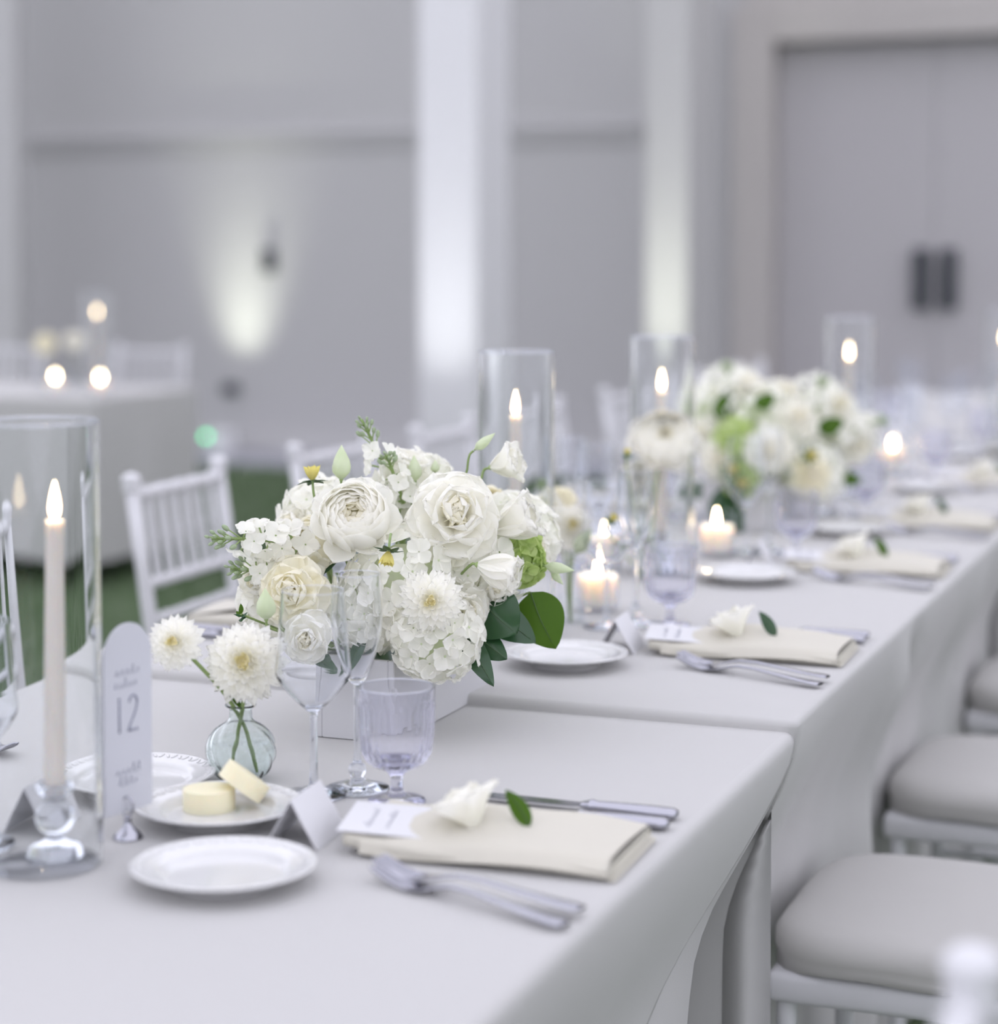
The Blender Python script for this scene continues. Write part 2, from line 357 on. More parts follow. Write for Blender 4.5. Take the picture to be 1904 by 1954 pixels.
# ------------------------------------------------------------------ tablecloths
VE, VF = .552, 1.562                            # near and far long edge of the tables
def sstep(x): x = max(0, min(1, x)); return x * x * (3 - 2 * x)
def tablecloth(u0, u1, v0, v1, top, seed, corner=False, folds=(), lean=.088, hem=0.0, r=.012):
    rnd = random.Random(seed)
    ph = [rnd.uniform(0, 6.28) for _ in range(8)]
    step = .03
    path = []                                   # (side, s)
    nu = max(8, int((u1 - u0) / step)); nv = max(8, int((v1 - v0) / step))
    for i in range(nu): path.append(('n', i / (nu)))
    if corner: path += [('c', k) for k in range(7)]
    for i in range(nv): path.append(('e', i / nv))
    for i in range(nu): path.append(('f', 1 - i / nu))
    for i in range(nv): path.append(('w', 1 - i / nv))
    hs = [0.0, 0.0012, .0035, .007, r, .02, .035, .055, .08, .11, .13, .15, .175, .2, .23, .26, .295, .33, .37, .41, .455, .5, .55, .6, .65, .7, top - hem]
    hs = [h for h in hs if h <= top - hem + 1e-6]
    def ins(h):                                 # inset of rounded edge
        return r - math.sqrt(max(0, r * r - (r - h) ** 2)) if h < r else 0
    def wave(s, h, k):
        a = sstep(h / .7)
        return a * (.016 * math.sin(s * 11 + ph[k]) + .010 * math.sin(s * 23 + ph[k + 1]) + .006 * math.sin(s * 41 + ph[k + 2]))
    def pt(side, s, h):
        i = ins(h); le = lean * sstep(h / .28)
        z = top - h
        if side == 'n':
            ue = u1 - i
            if corner: ue = u1 - i - min(1.36 * max(0, h - .03), .62)
            q = u0 + i + (ue - u0 - i) * s
            out = wave(q, h, 0)
            for (fu, amp, wd) in folds: out += amp * sstep(h / .12) * math.exp(-((q - fu) / wd) ** 2)
            if corner: out *= 1 - sstep((s - .7) / .28)
            return (q, v0 + i + le - out, z)
        if side == 'c':
            ue = u1 - i - min(1.36 * max(0, h - .03), .62); uc = u1 - i - min(.37 * max(0, h - .03), .25)
            k = [0, .5, 1, 2, 3, 4, 5][s]; dv = min(h * .5, .10)
            tab = [(ue + .001, .02), (ue + .001, .4), (ue - .01 * min(1, h * 8), 1.0), (ue + (uc - ue) * .30, .86), (ue + (uc - ue) * .65, .46), (uc - .014, .10), (uc + .0, .22)]
            x, fr = tab[s]
            return (min(x, u1 - i), v0 + i + le + dv * fr, z)
        if side == 'e':
            vv0 = v0 + i + (lean * sstep(h / .28) + min(h * .5, .10) * .3 if corner else lean * sstep(h / .28))
            q = vv0 + (v1 - i - vv0) * s
            x = u1 - i + (0 if corner else wave(q, h, 2) * .3)
            if corner: x -= min(.37 * max(0, h - .03), .25) * max(0, 1 - s * 6)
            return (x, q, z)
        if side == 'f':
            q = u0 + i + (u1 - u0 - 2 * i) * s
            return (q, v1 - i - le + wave(q, h, 3), z)
        q = v0 + i + (v1 - v0 - 2 * i) * s
        return (u0 + i - wave(q, h, 4) * .3, q, z)
    n = len(path); v = []; f = []
    for h in hs:
        for sd, s in path: v.append(pt(sd, s, h))
    for a in range(len(hs) - 1):
        for k in range(n):
            k2 = (k + 1) % n; f.append((a * n + k, a * n + k2, (a + 1) * n + k2, (a + 1) * n + k))
    f.append(tuple(range(n)))
    return v, f
def cloth_mesh(vf):
    me = mesh_of('cloth', vf, M_CLOTH); bm = bmesh.new(); bm.from_mesh(me)
    bmesh.ops.recalc_face_normals(bm, faces=bm.faces[:]); top = max(bm.faces, key=lambda q: len(q.verts)); top.smooth = False
    if top.normal.z < 0: bmesh.ops.reverse_faces(bm, faces=bm.faces[:])
    bm.to_mesh(me); bm.free(); return me
def cloth(label, *a, **k):
    o = obj('tablecloth', cloth_mesh(tablecloth(*a, **k)), M=TM); tag(o, label, 'tablecloth'); return o
SEAM = 2.384
cloth('ivory cloth draped over the nearest banquet table, its corner falling open at the join',   .35, SEAM + .012, VE, VF, TZ, 1, corner=True)
cloth('ivory cloth draped over the second banquet table beyond the join, chairs along its side', SEAM, 4.62, VE - .003, VF, TZ + .014, 2, r=.009, folds=((3.10, .028, .05), (3.22, -.035, .05), (2.75, -.01, .2), (3.9, .015, .1)))
cloth('ivory cloth draped over the farthest stretch of the long banquet table', 4.63, 8.6, VE, VF, TZ + .004, 3)

# ------------------------------------------------------------------ chairs
def turned(p0, p1, r, n=3):
    """a bamboo-turned rod from p0 to p1 with small rings"""
    p0, p1 = Vector(p0), Vector(p1); path = []; rad = []
    for k in range(n):
        for t, q in ((.03, 1), (.44, 1), (.48, 1.0), (.5, 1.22), (.52, 1.0), (.56, 1), (.97, 1)):
            path.append(p0.lerp(p1, (k + t) / n)); rad.append(r * q)
    path = [p0] + path + [p1]; rad = [r] + rad + [r]
    return tube(path, rad, 10)
def by(z): return -.185 - (max(0, z - .44) / .48) * .07   # back posts lean
def cushion():
    def fn(a, b):
        th = 2 * math.pi * a; n = 5.0
        c, s = math.cos(th), math.sin(th)
        k = (abs(c) ** n + abs(s) ** n) ** (-1 / n)
        prof = [(0, .058), (.35, .0578), (.62, .057), (.80, .0550), (.91, .0505), (.97, .043), (1.0, .032), (1.005, .018), (.985, .009), (1.0, .0), (.93, -.002), (0, -.002)]
        r, z = prof[int(round(b * (len(prof) - 1)))]
        wr = (.0028 * math.sin(th * 7 + b * 9) * (1 if .4 < b < .9 else 0) + .003 * math.sin(th * 3 + 1) * (b < .8)) * b
        taper = 1 - .04 * (s * k * r < 0) * abs(s * k * r)
        return (.210 * c * k * r * taper, .208 * s * k * r, z + wr)
    return grid(fn, 56, 12, wrap=True)
def chair_meshes():
    d = {}
    for s in (-1, 1):
        x = .175 * s
        z = [.0, .2, .44, .6, .75, .885]
        d['post%d' % s] = mesh_of('post', MB_join([tube([(x, by(q) + (.02 * (1 - q / .44) if q < .44 else 0) - (.03 * (1 - q / .44) if q < .44 else 0), q) for q in z], [.011, .0145, .0155, .0145, .0135, .0135], 10),
                          ([tuple(Vector(p) + Vector((x, by(.9), .885))) for p in lathe(sprof([(.0135, 0), (.018, .004), (.016, .012), (.0185, .02), (.017, .03), (.008, .036), (0, .037)], 2), 12)[0]], lathe(sprof([(.0135, 0), (.018, .004), (.016, .012), (.0185, .02), (.017, .03), (.008, .036), (0, .037)], 2), 12)[1])]), M_CHAIR)
        d['leg%d' % s] = mesh_of('leg', turned((.178 * s, .178, 0), (.178 * s, .178, .392), .0135, 3), M_CHAIR)
    d['seat'] = mesh_of('seat', box(-.203, .203, -.2, .2, .380, .420, .010), M_CHAIR)
    d['cushion'] = mesh_of('cushion', [ (x, y, z + .422) for x, y, z in cushion()[0]] and ([(x, y, z + .422) for x, y, z in cushion()[0]], cushion()[1]), M_CUSH)
    d['toprail'] = mesh_of('rail', turned((-.17, by(.88), .88), (.17, by(.88), .88), .0125, 5), M_CHAIR)
    d['rail2'] = mesh_of('rail', turned((-.17, by(.715), .715), (.17, by(.715), .715), .011, 3), M_CHAIR)
    d['rail3'] = mesh_of('rail', turned((-.17, by(.648), .648), (.17, by(.648), .648), .010, 3), M_CHAIR)
    for k in range(6):
        x = -.17 + .34 * (k + 1) / 7
        d['sp%d' % k] = mesh_of('spindle', turned((x, by(.88), .875), (x, by(.715), .72), .0078, 1), M_CHAIR)
    for k, (a, b) in enumerate((((-.178, .178, .2), (.178, .178, .2)), ((-.178, .178, .26), (-.178, -.19, .26)), ((.178, .178, .26), (.178, -.19, .26)), ((-.178, -.19, .22), (.178, -.19, .22)), ((-.178, .178, .14), (-.178, -.19, .14)), ((.178, .178, .14), (.178, -.19, .14)))):
        d['st%d' % k] = mesh_of('stretcher', turned(a, b, .0085, 2), M_CHAIR)
    return d
def MB_join(l):
    m = MB()
    for q in l: m.add(q)
    return m.v, m.f
CH = chair_meshes()
def chair(label, u, v, rot, group, M=None):
    t = thing('chiavari_chair', label, 'chair', M if M is not None else TM @ TR(u, v, 0) @ RZ(rot), group)
    for s in (-1, 1):
        obj('back_post', CH['post%d' % s], t); obj('leg', CH['leg%d' % s], t)
    obj('seat', CH['seat'], t); obj('cushion', CH['cushion'], t, label='cream cloth cushion')
    obj('top_rail', CH['toprail'], t); obj('back_rail', CH['rail2'], t); obj('back_rail', CH['rail3'], t)
    for k in range(6): obj('spindle', CH['sp%d' % k], t)
    for k in range(6): obj('stretcher', CH['st%d' % k], t)
    return t
GN, GF = 'chairs on the near right side of the long table', 'chairs on the far left side of the long table'
chair('white chiavari chair whose blurred post top shows in the bottom right corner', 1.03, .425, 0, GN)
chair('white chiavari chair with cream cushion, largest seat at the lower right beside the join', 2.727, .420, R(0), GN)
chair('white chiavari chair with cream cushion, second seat up the right side', 3.515, .420, R(-1), GN)
chair('white chiavari chair with cream cushion, third seat, cut off by the right picture edge', 4.33, .415, 0, GN)
for lb, u, dv, ro in (('white chiavari chair cut off by the left picture edge behind the near candle glass', 2.655, 0, 0),
                  ('white chiavari chair standing clear on the grass, its spindle back left of the main flowers', 3.50, .03, 2),
                  ('white chiavari chair directly behind the upright stock spike of the main flowers', 4.15, .02, -2),
                  ('white chiavari chair in front of the tall white column', 4.70, -.02, 1),
                  ('white chiavari chair seen behind the middle hurricane candle', 5.42, 0, 0),
                  ('white chiavari chair behind the third hurricane candle', 6.2, 0, -1),
                  ('white chiavari chair behind the top of the second flower centrepiece', 7.0, .02, 1),
                  ('white chiavari chair farthest along the far side, left of the tall blurred taper', 7.8, 0, 0)):
    chair(lb, u, 1.74 + dv, math.pi + R(ro), GF)

# ------------------------------------------------------------------ table ware meshes
def lathe2(a, b, seg, rib=None):
    """outer and inner wall of a vessel as two open skins"""
    m = MB().add(lathe(a, seg, rib)).add(lathe(b, seg, rib)); return m.v, m.f
def plate_vf():
    pr = sprof([(.0, .006), (.045, .0062), (.054, .0085), (.058, .0125), (.062, .0145), (.072, .0165), (.0815, .0195)], 4)
    pr += sprof([(.0832, .0192), (.0825, .0172), (.072, .0135), (.060, .009), (.050, .0035), (.047, .0), (.044, .0), (.042, .003), (.0, .0035)], 3)
    return lathe(pr, 64)
def plate(label, p, group, rz=0):
    t = thing('bread_plate', label, 'plate', at(p, rz), group)
    obj('dish', cached('plate', lambda: mesh_of('dish', plate_vf(), M_PLATE)), t)
    def rim():
        m = MB()
        for k in range(64):
            a = 2 * math.pi * k / 64
            m.add(ellipsoid(.0050, .0020, .0006, 6, 5), RZ(a) @ TR(.0755, 0, .0178) @ RY(-.28) @ RZ(.5 if k % 2 else -.5))
        return m.mesh('rim', M_PLATE)
    obj('embossed_rim', cached('plate_rim', rim), t); return t

def goblet_bowl():
    def rib(a, z): return 1 + (.022 * math.cos(a * 24) if z < .105 else 0)
    pr = sprof([(.012, .0375), (.026, .041), (.0345, .052), (.0375, .068), (.0385, .09), (.039, .106), (.0395, .121)], 5)
    return lathe2(pr, sprof([(.0374, .121), (.0365, .105), (.036, .088), (.035, .068), (.031, .056), (.020, .047), (0, .0455)], 5), 96, rib)
def goblet_stem():
    return lathe(sprof([(0, .001), (.026, .001), (.0295, .0022), (.0295, .004), (.026, .006), (.012, .009), (.0075, .013), (.0062, .02), (.0068, .028), (.011, .034), (.017, .0375), (.014, .041), (0, .0415)], 4), 40)
def rim_part(t, r, z, w=.0007, mat=None):
    def ring(): return mesh_of('rim', lathe([(r + w * math.cos(a), z + w * math.sin(a)) for a in [2 * math.pi * k / 8 for k in range(9)]], 64), mat or M_RIM)
    obj('rim', cached(('rim', r, z), ring), t)
def goblet(label, p, group):
    t = thing('water_goblet', label, 'glass', at(p), group)
    obj('bowl', cached('gb', lambda: mesh_of('bowl', goblet_bowl(), M_GOB)), t)
    obj('stem', cached('gs', lambda: mesh_of('stem', goblet_stem(), M_GOBS)), t); rim_part(t, .0385, .1212, .0010); return t
def flute(label, p, group):
    t = thing('champagne_flute', label, 'glass', at(p), group)
    def bowl():
        pr = sprof([(.004, .112), (.008, .116), (.016, .132), (.0245, .160), (.0272, .182), (.0268, .20), (.0245, .2285)], 5)
        return mesh_of('bowl', lathe2(pr, sprof([(.0237, .2285), (.0257, .20), (.0262, .182), (.0235, .160), (.015, .134), (.0065, .120), (0, .119)], 5), 48), M_BOWL)
    def stem():
        return mesh_of('stem', lathe(sprof([(0, .001), (.030, .001), (.0335, .002), (.032, .0035), (.02, .007), (.009, .011), (.007, .014), (.0095, .020), (.0085, .026), (.0042, .031), (.0036, .05), (.0034, .09), (.004, .112), (.0062, .116), (0, .118)], 4), 32), M_GLASS)
    obj('bowl', cached('fb', bowl), t); obj('stem', cached('fs', stem), t); rim_part(t, .0241, .2286); return t
def wineglass(label, p, group):
    t = thing('wine_glass', label, 'glass', at(p), group)
    def bowl():
        pr = sprof([(.0045, .088), (.012, .094), (.026, .108), (.0365, .122), (.0395, .131), (.0385, .142)], 4) + sprof([(.037, .16), (.0345, .19), (.0325, .215)], 3)
        return mesh_of('bowl', lathe2(pr, sprof([(.0317, .215), (.0337, .19), (.0362, .16), (.0377, .142), (.0386, .131), (.0355, .1235), (.025, .110), (.011, .0965), (0, .094)], 4), 56), M_BOWL)
    def stem():
        return mesh_of('stem', lathe(sprof([(0, .001), (.031, .001), (.034, .002), (.031, .0035), (.015, .0065), (.006, .011), (.0042, .02), (.0038, .05), (.004, .08), (.0055, .089), (.009, .0925), (0, .0935)], 4), 32), M_GLASS)
    obj('bowl', cached('wb', bowl), t); obj('stem', cached('ws', stem), t); rim_part(t, .0321, .2152); return t

# cutlery, lying along +y from the diner: y = 0 at the handle end
def fork_handle():
    st = [(0, .0075, .0055, .003), (.006, .0105, .006, .0036), (.03, .0090, .007, .0036), (.07, .0060, .010, .0038), (.10, .0045, .0125, .004), (.125, .0042, .0125, .0042), (.140, .0055, .0095, .0038), (.150, .0085, .0065, .003), (.158, .0112, .0045, .0024)]
    def fn(a, b):
        i = b * (len(st) - 1); k = int(min(i, len(st) - 2)); fr = i - k
        y, w, z, h = (st[k][q] + (st[k + 1][q] - st[k][q]) * fr for q in range(4))
        an = 2 * math.pi * a
        return (w * math.cos(an), y, z + h * .5 * math.sin(an))
    return grid(fn, 14, 25, wrap=True)
def fork_head():
    m = MB()
    def fn(a, b):
        an = 2 * math.pi * a; y = .155 + b * .020; w = .0110 + .0012 * b; z = .0050 - .0022 * math.sin(b * 1.9)
        return (w * math.cos(an), y, z + .0011 * math.sin(an) + .10 * (w * math.cos(an)) ** 2 / .012)
    m.add(grid(fn, 14, 6, wrap=True))
    for k in range(4):
        x = -.0097 + .00647 * k
        pts = [(x, .172, .0034), (x * .99, .185, .0046), (x * .97, .20, .0085), (x * .94, .212, .0130), (x * .92, .217, .0155)]
        m.add(tube(cat(pts, 3), [.0020] * 10 + [.0016, .0010, .0006], 6))
    return m.v, m.f
def fork(label, M, group):
    t = thing('dinner_fork', label, 'fork', M, group)
    obj('handle', cached('fh', lambda: mesh_of('handle', fork_handle(), M_SILVER)), t)
    obj('tines', cached('ft', lambda: mesh_of('tines', fork_head(), M_SILVER)), t); return t
def knife(label, M, group):
    t = thing('dinner_knife', label, 'knife', M, group)
    def handle():
        st = [(0, .0, .0), (.0012, .0075, .0035), (.006, .0102, .0055), (.03, .0104, .0058), (.07, .0088, .0052), (.088, .0076, .0047), (.0895, .0092, .0056), (.092, .0095, .0058), (.0945, .0078, .0048), (.098, .0068, .0038), (.102, .0062, .0028), (.1025, 0, 0)]
        def fn(a, b):
            i = b * (len(st) - 1); k = int(min(i, len(st) - 2)); fr = i - k
            y, w, h = (st[k][q] + (st[k + 1][q] - st[k][q]) * fr for q in range(3)); an = 2 * math.pi * a
            return (w * math.copysign(abs(math.cos(an)) ** .8, math.cos(an)), y, .0062 + h * math.sin(an))
        return mesh_of('handle', grid(fn, 16, 34, wrap=True), M_SILVER)
    def blade():
        top = [(-.0062, .10), (-.0095, .115), (-.0105, .15), (-.0105, .20), (-.0085, .225), (-.003, .238), (.003, .240), (.0065, .232), (.0068, .16), (.0062, .10)]
        n = len(top); v = [(x, y, .0068) for x, y in top] + [(x, y, .0055) for x, y in top]
        f = [tuple(range(n))[::-1], tuple(range(n, 2 * n))] + [(k, (k + 1) % n, n + (k + 1) % n, n + k) for k in range(n)]
        return mesh_of('blade', (v, f), M_SILVER, False)
    obj('handle', cached('kh', handle), t); obj('blade', cached('kb', blade), t); return t

def napkin_meshes():
    # x across (-.08 .. .08), y from the diner edge outwards (-.13 .. .13)
    def bulge(a, b): return .016 * math.exp(-((b - .62) / .22) ** 2) * math.exp(-((a - .62) / .35) ** 2)
    def body(a, b):
        # closed section round x; a is loop angle, b along y
        y = -.13 + .26 * b; an = 2 * math.pi * a
        wl = .074 - .010 * sstep((b - .6) / .4)
        c, s = math.cos(an), math.sin(an)
        x = wl * math.copysign(abs(c) ** .25, c)
        th = .0062 + .0034 * math.sin(b * 3.0)
        z = th + th * math.copysign(abs(s) ** (.9 if x < 0 else .5), s)
        if s > 0: z += bulge((x + .08) / .16, b)
        z += .003 * math.sin(b * 7 + 1) * (1 if s > 0 else 0) + .006 * sstep((b - .86) / .14)
        return (x + .005 * math.sin(b * 5), y, z)
    m = MB(); vf = grid(body, 40, 28, wrap=True); m.add(vf)
    m.f.append(tuple(i * 28 for i in range(40))); m.f.append(tuple(i * 28 + 27 for i in range(40))[::-1])
    fold = MB()
    for k in range(3):                          # the open layered end towards the diner
        fold.add(box(-.071 + .004 * k, .072 - .006 * k, -.136 + .0025 * k, -.128, .001 + .0044 * k, .0042 + .0044 * k, .0015))
    def flap(a, b):
        # top sheet turned back diagonally: the pocket that holds card and flower
        y = -.128 + .24 * b; xr = .071 - .095 * sstep(b * 1.05) ** 1.3; x = -.074 + (xr + .074) * a
        z = .0175 + bulge((x + .08) / .16, b) + .0030 * math.sin(b * 6) + .006 * a ** 6 * sstep(b * 3) + .002 * math.sin(a * 4)
        if a < .12: z -= .012 * (1 - a / .12) ** 2
        return (x, y, z)
    fl = MB().add(grid(flap, 18, 20))
    return m.mesh('napkin_body', M_NAPKIN), fold.mesh('fold', M_NAPKIN), fl.mesh('flap', M_NAPKIN)
def napkin(label, M, group):
    a, b, c = cached('nap', napkin_meshes)
    t = thing('folded_napkin', label, 'napkin', M, group)
    obj('folded_body', a, t); obj('layered_edge', b, t); obj('pocket_flap', c, t); return t

def squiggle(w, h, n, seed, rad=.00025):
    """a run of small handwritten-looking loops, in the xz plane"""
    rnd = random.Random(seed); pts = []
    for i in range(n):
        x = w * i / n; a = h * (1 if rnd.random() < .25 else .5) * rnd.uniform(.8, 1.1)
        pts += [(x, 0, 0), (x + w / n * .55, 0, a), (x + w / n * .35, 0, a * .95), (x + w / n * .6, 0, -.0002)]
    return tube(cat(pts, 3), rad, 4)
def ribbon(pts, rad): return tube(pts, rad, 5)
def tent_card(label, M, group, seed):
    t = thing('place_card', label, 'place card', M, group)
    w, h, s = .041, .047, .027
    def card():
        v = []; th = .0006
        prof = [(-s, 0), (0, h), (s, 0), (s - th * 2, 0), (0, h - th * 3), (-s + th * 2, 0)]
        for x in (-w, w): v += [(x, y, z) for y, z in prof]
        n = 6; f = [(k, (k + 1) % n, n + (k + 1) % n, n + k) for k in range(n)] + [(0, 1, 4, 5)[::-1], (1, 2, 3, 4)[::-1], (6, 7, 10, 11), (7, 8, 9, 10)]
        return mesh_of('card', (v, f), M_CARD, False)
    obj('card', cached('tent', card), t)
    tilt = math.atan2(s, h)
    sq = mesh_of('script', squiggle(.042, .010, 9, seed), M_INK)
    obj('handwritten_name', sq, t, TR(-.022, -s * .52 - .0004, h * .44) @ RX(-tilt), label='grey handwritten script')
    return t

def flat_card(name, label, M, w, h, group, seed=None, lines=2):
    t = thing(name, label, 'menu card', M, group)
    obj('card', cached(('fc', w, h), lambda: mesh_of('card', box(-w / 2, w / 2, -h / 2, h / 2, 0, .0008), M_CARD, False)), t)
    m = MB()
    for k in range(lines): m.add(squiggle(w * .6, .006, 8, seed + k), TR(-w * .3, h * .25 - .018 * k, .001) @ RX(-math.pi / 2))
    obj('handwritten_name', m.mesh('script', M_INK), t); return t

# ------------------------------------------------------------------ candles
def flame_vf(h):
    return lathe([(r * h, z * h) for r, z in sprof([(0, 0), (.085, .04), (.135, .16), (.15, .30), (.125, .52), (.07, .78), (.025, .94), (0, 1)], 4)], 16)
def flame(parent, z, h=.036):
    f = obj('flame', cached(('fl', h), lambda: mesh_of('flame', flame_vf(h), M_FLAME)), parent, TR(0, 0, z + .003))
    obj('wick', cached('wick', lambda: mesh_of('wick', tube([(0, 0, -.002), (0, 0, .004), (.0008, 0, .009)], .0007, 6), M_WICK)), parent, TR(0, 0, z))
def hurricane(label_g, label_c, label_h, p, cp, h=.41, r=.055, ch=.319, tilt=0):
    t = thing('hurricane_glass', label_g, 'glass', at(p), 'tall clear hurricane glasses')
    def sh():
        return mesh_of('cylinder', lathe2([(r - .003, h), (r - .003, h * .5), (r - .003, .02), (r - .003, .006), (r - .003, .0032)], [(r - .003, .003), (r - .0005, .003), (r, .0035), (r, .006), (r, .02), (r, h * .5), (r, h - .02), (r, h - .005), (r, h)], 128), M_HURR)
    obj('cylinder', cached(('hc', h, r), sh), t)
    obj('base_disc', cached(('hb', r), lambda: mesh_of('base', lathe([(0, .0005), (r - .004, .0005), (r - .004, .0028), (0, .0028)], 64), M_THIN)), t)
    rim_part(t, r - .0015, h, .0017)
    q = thing('candlestick', label_h, 'candlestick', at(cp + Vector((0, 0, .0045))), 'clear glass candlesticks')
    def st():
        return mesh_of('stick', lathe(sprof([(0, .0), (.024, .0), (.026, .004), (.022, .011), (.010, .016), (.008, .020), (.016, .028), (.0185, .037), (.016, .046), (.010, .052), (.0105, .056), (.017, .061), (.0175, .066), (.0135, .069), (.0112, .066), (.0108, .055), (0, .0545)], 4), 32), M_GLASS)
    obj('body', cached('stick', st), q)
    c = thing('taper_candle', label_c, 'candle', at(cp + Vector((0, 0, .060))) @ RY(tilt), 'lit ivory tapers')
    cl = ch - .06
    obj('wax', cached(('tp', ch), lambda: mesh_of('taper', lathe(sprof([(0, 0), (.0098, 0), (.0100, .01), (.0095, cl * .5), (.0082, cl - .012), (.0078, cl - .004), (.006, cl - .001), (0, cl - .003)], 4), 24), M_WAX)), c)
    flame(c, cl - .003)
    return t
def votive(label, p, group='votive candles along the table', s=1.15):
    t = thing('votive_candle', label, 'candle', at(p, 0, s), group)
    def cup():
        return mesh_of('cup', lathe([(.0, .001), (.024, .001), (.0275, .004), (.0285, .010), (.0300, .070), (.0302, .0735), (.0290, .0740), (.0282, .070), (.0268, .012), (.0, .008)], 40), M_THIN)
    obj('cup', cached('vcup', cup), t, label='clear glass votive cup')
    obj('wax', cached('vwax', lambda: mesh_of('wax', lathe(sprof([(0, .009), (.0255, .009), (.0258, .012), (.0272, .046), (.0265, .050), (.02, .0475), (.006, .0455), (0, .045)], 3), 32), M_VWAX)), t)
    flame(t, .045, .030)
    return t

# ------------------------------------------------------------------ flowers: petals and blooms (all face local +z)
def petal(L, Wd, cup=.3, bend=0.0, ruf=0.0, ph=0.0, nt=7, ns=5, base=.3, tip=.6, notch=0.0):
    def fn(a, b):
        s = a * 2 - 1; t = math.sin(b * math.pi / 2) * .8 + b * .2
        w = Wd * .5 * (base + (1 - base) * math.sin(min(1, t / .62) * math.pi / 2)) * math.sqrt(max(.0004, 1 - (max(0, t - tip) / (1 - tip)) ** 2))
        x = s * w
        y = L * (t - notch * (1 - abs(s)) * t ** 4 - .10 * t * s * s)
        z = cup * s * s * w + bend * L * t * t + ruf * L * t * t * math.sin(s * 5 + ph) * (.4 + abs(s)) + ruf * .5 * L * t ** 3 * math.sin(s * 11 + ph * 2)
        return (x, y, z)
    return grid(fn, ns, nt)
def tilted(az, tilt, r=0.0, z=0.0, roll=0.0):
    """petal base at radius r; tilt 0 = upright along the axis, 90 = flat outwards"""
    return RZ(az) @ TR(0, r, z) @ RX(math.pi / 2 - tilt) @ RY(roll)
def dahlia_meshes(rad, seed, n=78, full=1.0):
    rnd = random.Random(seed); out = MB(); ctr = MB()
    for k in range(n):
        fr = ((k + .5) / n) ** .55; az = k * 2.39996 + rnd.uniform(-.08, .08)
        tilt = R(10 + 92 * fr * full + rnd.uniform(-6, 6)); L = rad * (.30 + .58 * fr) * rnd.uniform(.93, 1.07)
        Wd = rad * (.15 + .17 * fr)
        m = ctr if fr < .24 else out
        m.add(petal(L, Wd, cup=.75 - .35 * fr, bend=.35 - .25 * fr if fr < .6 else -.10, nt=6, ns=5, base=.45, tip=.55, ruf=.02, ph=rnd.uniform(0, 6)),
              tilted(az, tilt, rad * .10 + rad * .16 * fr, rad * (.26 * (1 - fr)), rnd.uniform(-.15, .15)))
    ctr.add(ellipsoid(rad * .12, rad * .12, rad * .12, 12, 8), TR(0, 0, rad * .26))
    for k in range(34):
        a = k * 2.39996; fr = (k / 34) ** .6
        ctr.add(petal(rad * (.12 + .12 * fr), rad * .085, cup=.9, bend=.55, nt=5, ns=4, base=.5, tip=.5), tilted(a, R(-8 + 40 * fr), rad * .03 + rad * .12 * fr, rad * (.36 - .08 * fr)))
    return out.mesh('petals', M_P_WHITE), ctr.mesh('centre', M_P_CTR)
def ranunculus_meshes(rad, seed, cream=False):
    rnd = random.Random(seed); m = MB(); inner = MB(); nl = 11
    for i in range(nl):
        fr = i / (nl - 1); Rr = rad * (.16 + .80 * fr ** .8); th0 = R(16 + 40 * fr ** 1.3); np_ = 4 + i // 2
        for k in range(np_):
            az = k * 2 * math.pi / np_ + i * 1.1 + rnd.uniform(-.15, .15); span = R(200 / np_ + 42); ph = rnd.uniform(0, 6); op = rnd.uniform(-.05, .05)
            def fn(a, b, Rr=Rr, th0=th0, az=az, span=span, ph=ph, op=op, fr=fr):
                s = a * 2 - 1; edge = th0 + R(20) * s * s * s * s + op
                th = edge + (R(158) - edge) * b
                rr = Rr * (1 + .05 * s) * (1 + .035 * math.sin(s * 4 + ph) * (1 - b)) + rad * .05 * (1 - b) ** 3 * fr
                ph2 = az + s * span * .5
                x = rr * math.sin(th); return (x * math.cos(ph2), x * math.sin(ph2), rr * math.cos(th) * .82)
            (m if fr > .3 else inner).add(grid(fn, 12, 9))
    inner.add(ellipsoid(rad * .13, rad * .13, rad * .16, 12, 8), TR(0, 0, rad * .02))
    for k in range(7):                           # loose outer petals
        az = k * .9 + rnd.uniform(-.2, .2)
        m.add(petal(rad * .95, rad * .95, cup=.55, bend=.45, ruf=.04, ph=rnd.uniform(0, 6), nt=10, ns=9), tilted(az, R(100 + rnd.uniform(-10, 14)), rad * .35, -rad * .42))
    return m.mesh('petals', M_P_CREAM if cream else M_P_WHITE), inner.mesh('centre', M_P_CREAM)
def ruffle_meshes(rad, seed, cream=False, n=26):
    """a double lisianthus or garden rose: ruffled wide petals"""
    rnd = random.Random(seed); m = MB(); c = MB()
    for k in range(n):
        fr = (k + .5) / n; az = k * 2.39996 + rnd.uniform(-.2, .2); tilt = R(4 + 88 * fr ** 1.1 + rnd.uniform(-8, 8))
        L = rad * (.55 + .48 * fr); Wd = rad * (.55 + .62 * fr)
        (c if fr < .3 else m).add(petal(L, Wd, cup=.42, bend=-.10 + .32 * (1 - fr), ruf=.085, ph=rnd.uniform(0, 6.28), nt=12, ns=15, base=.35, tip=.70),
              tilted(az, tilt, rad * .07 * fr, -rad * .22 * fr, rnd.uniform(-.25, .25)))
    return m.mesh('petals', M_P_CREAM if cream else M_P_WHITE), c.mesh('centre', M_P_CREAM)
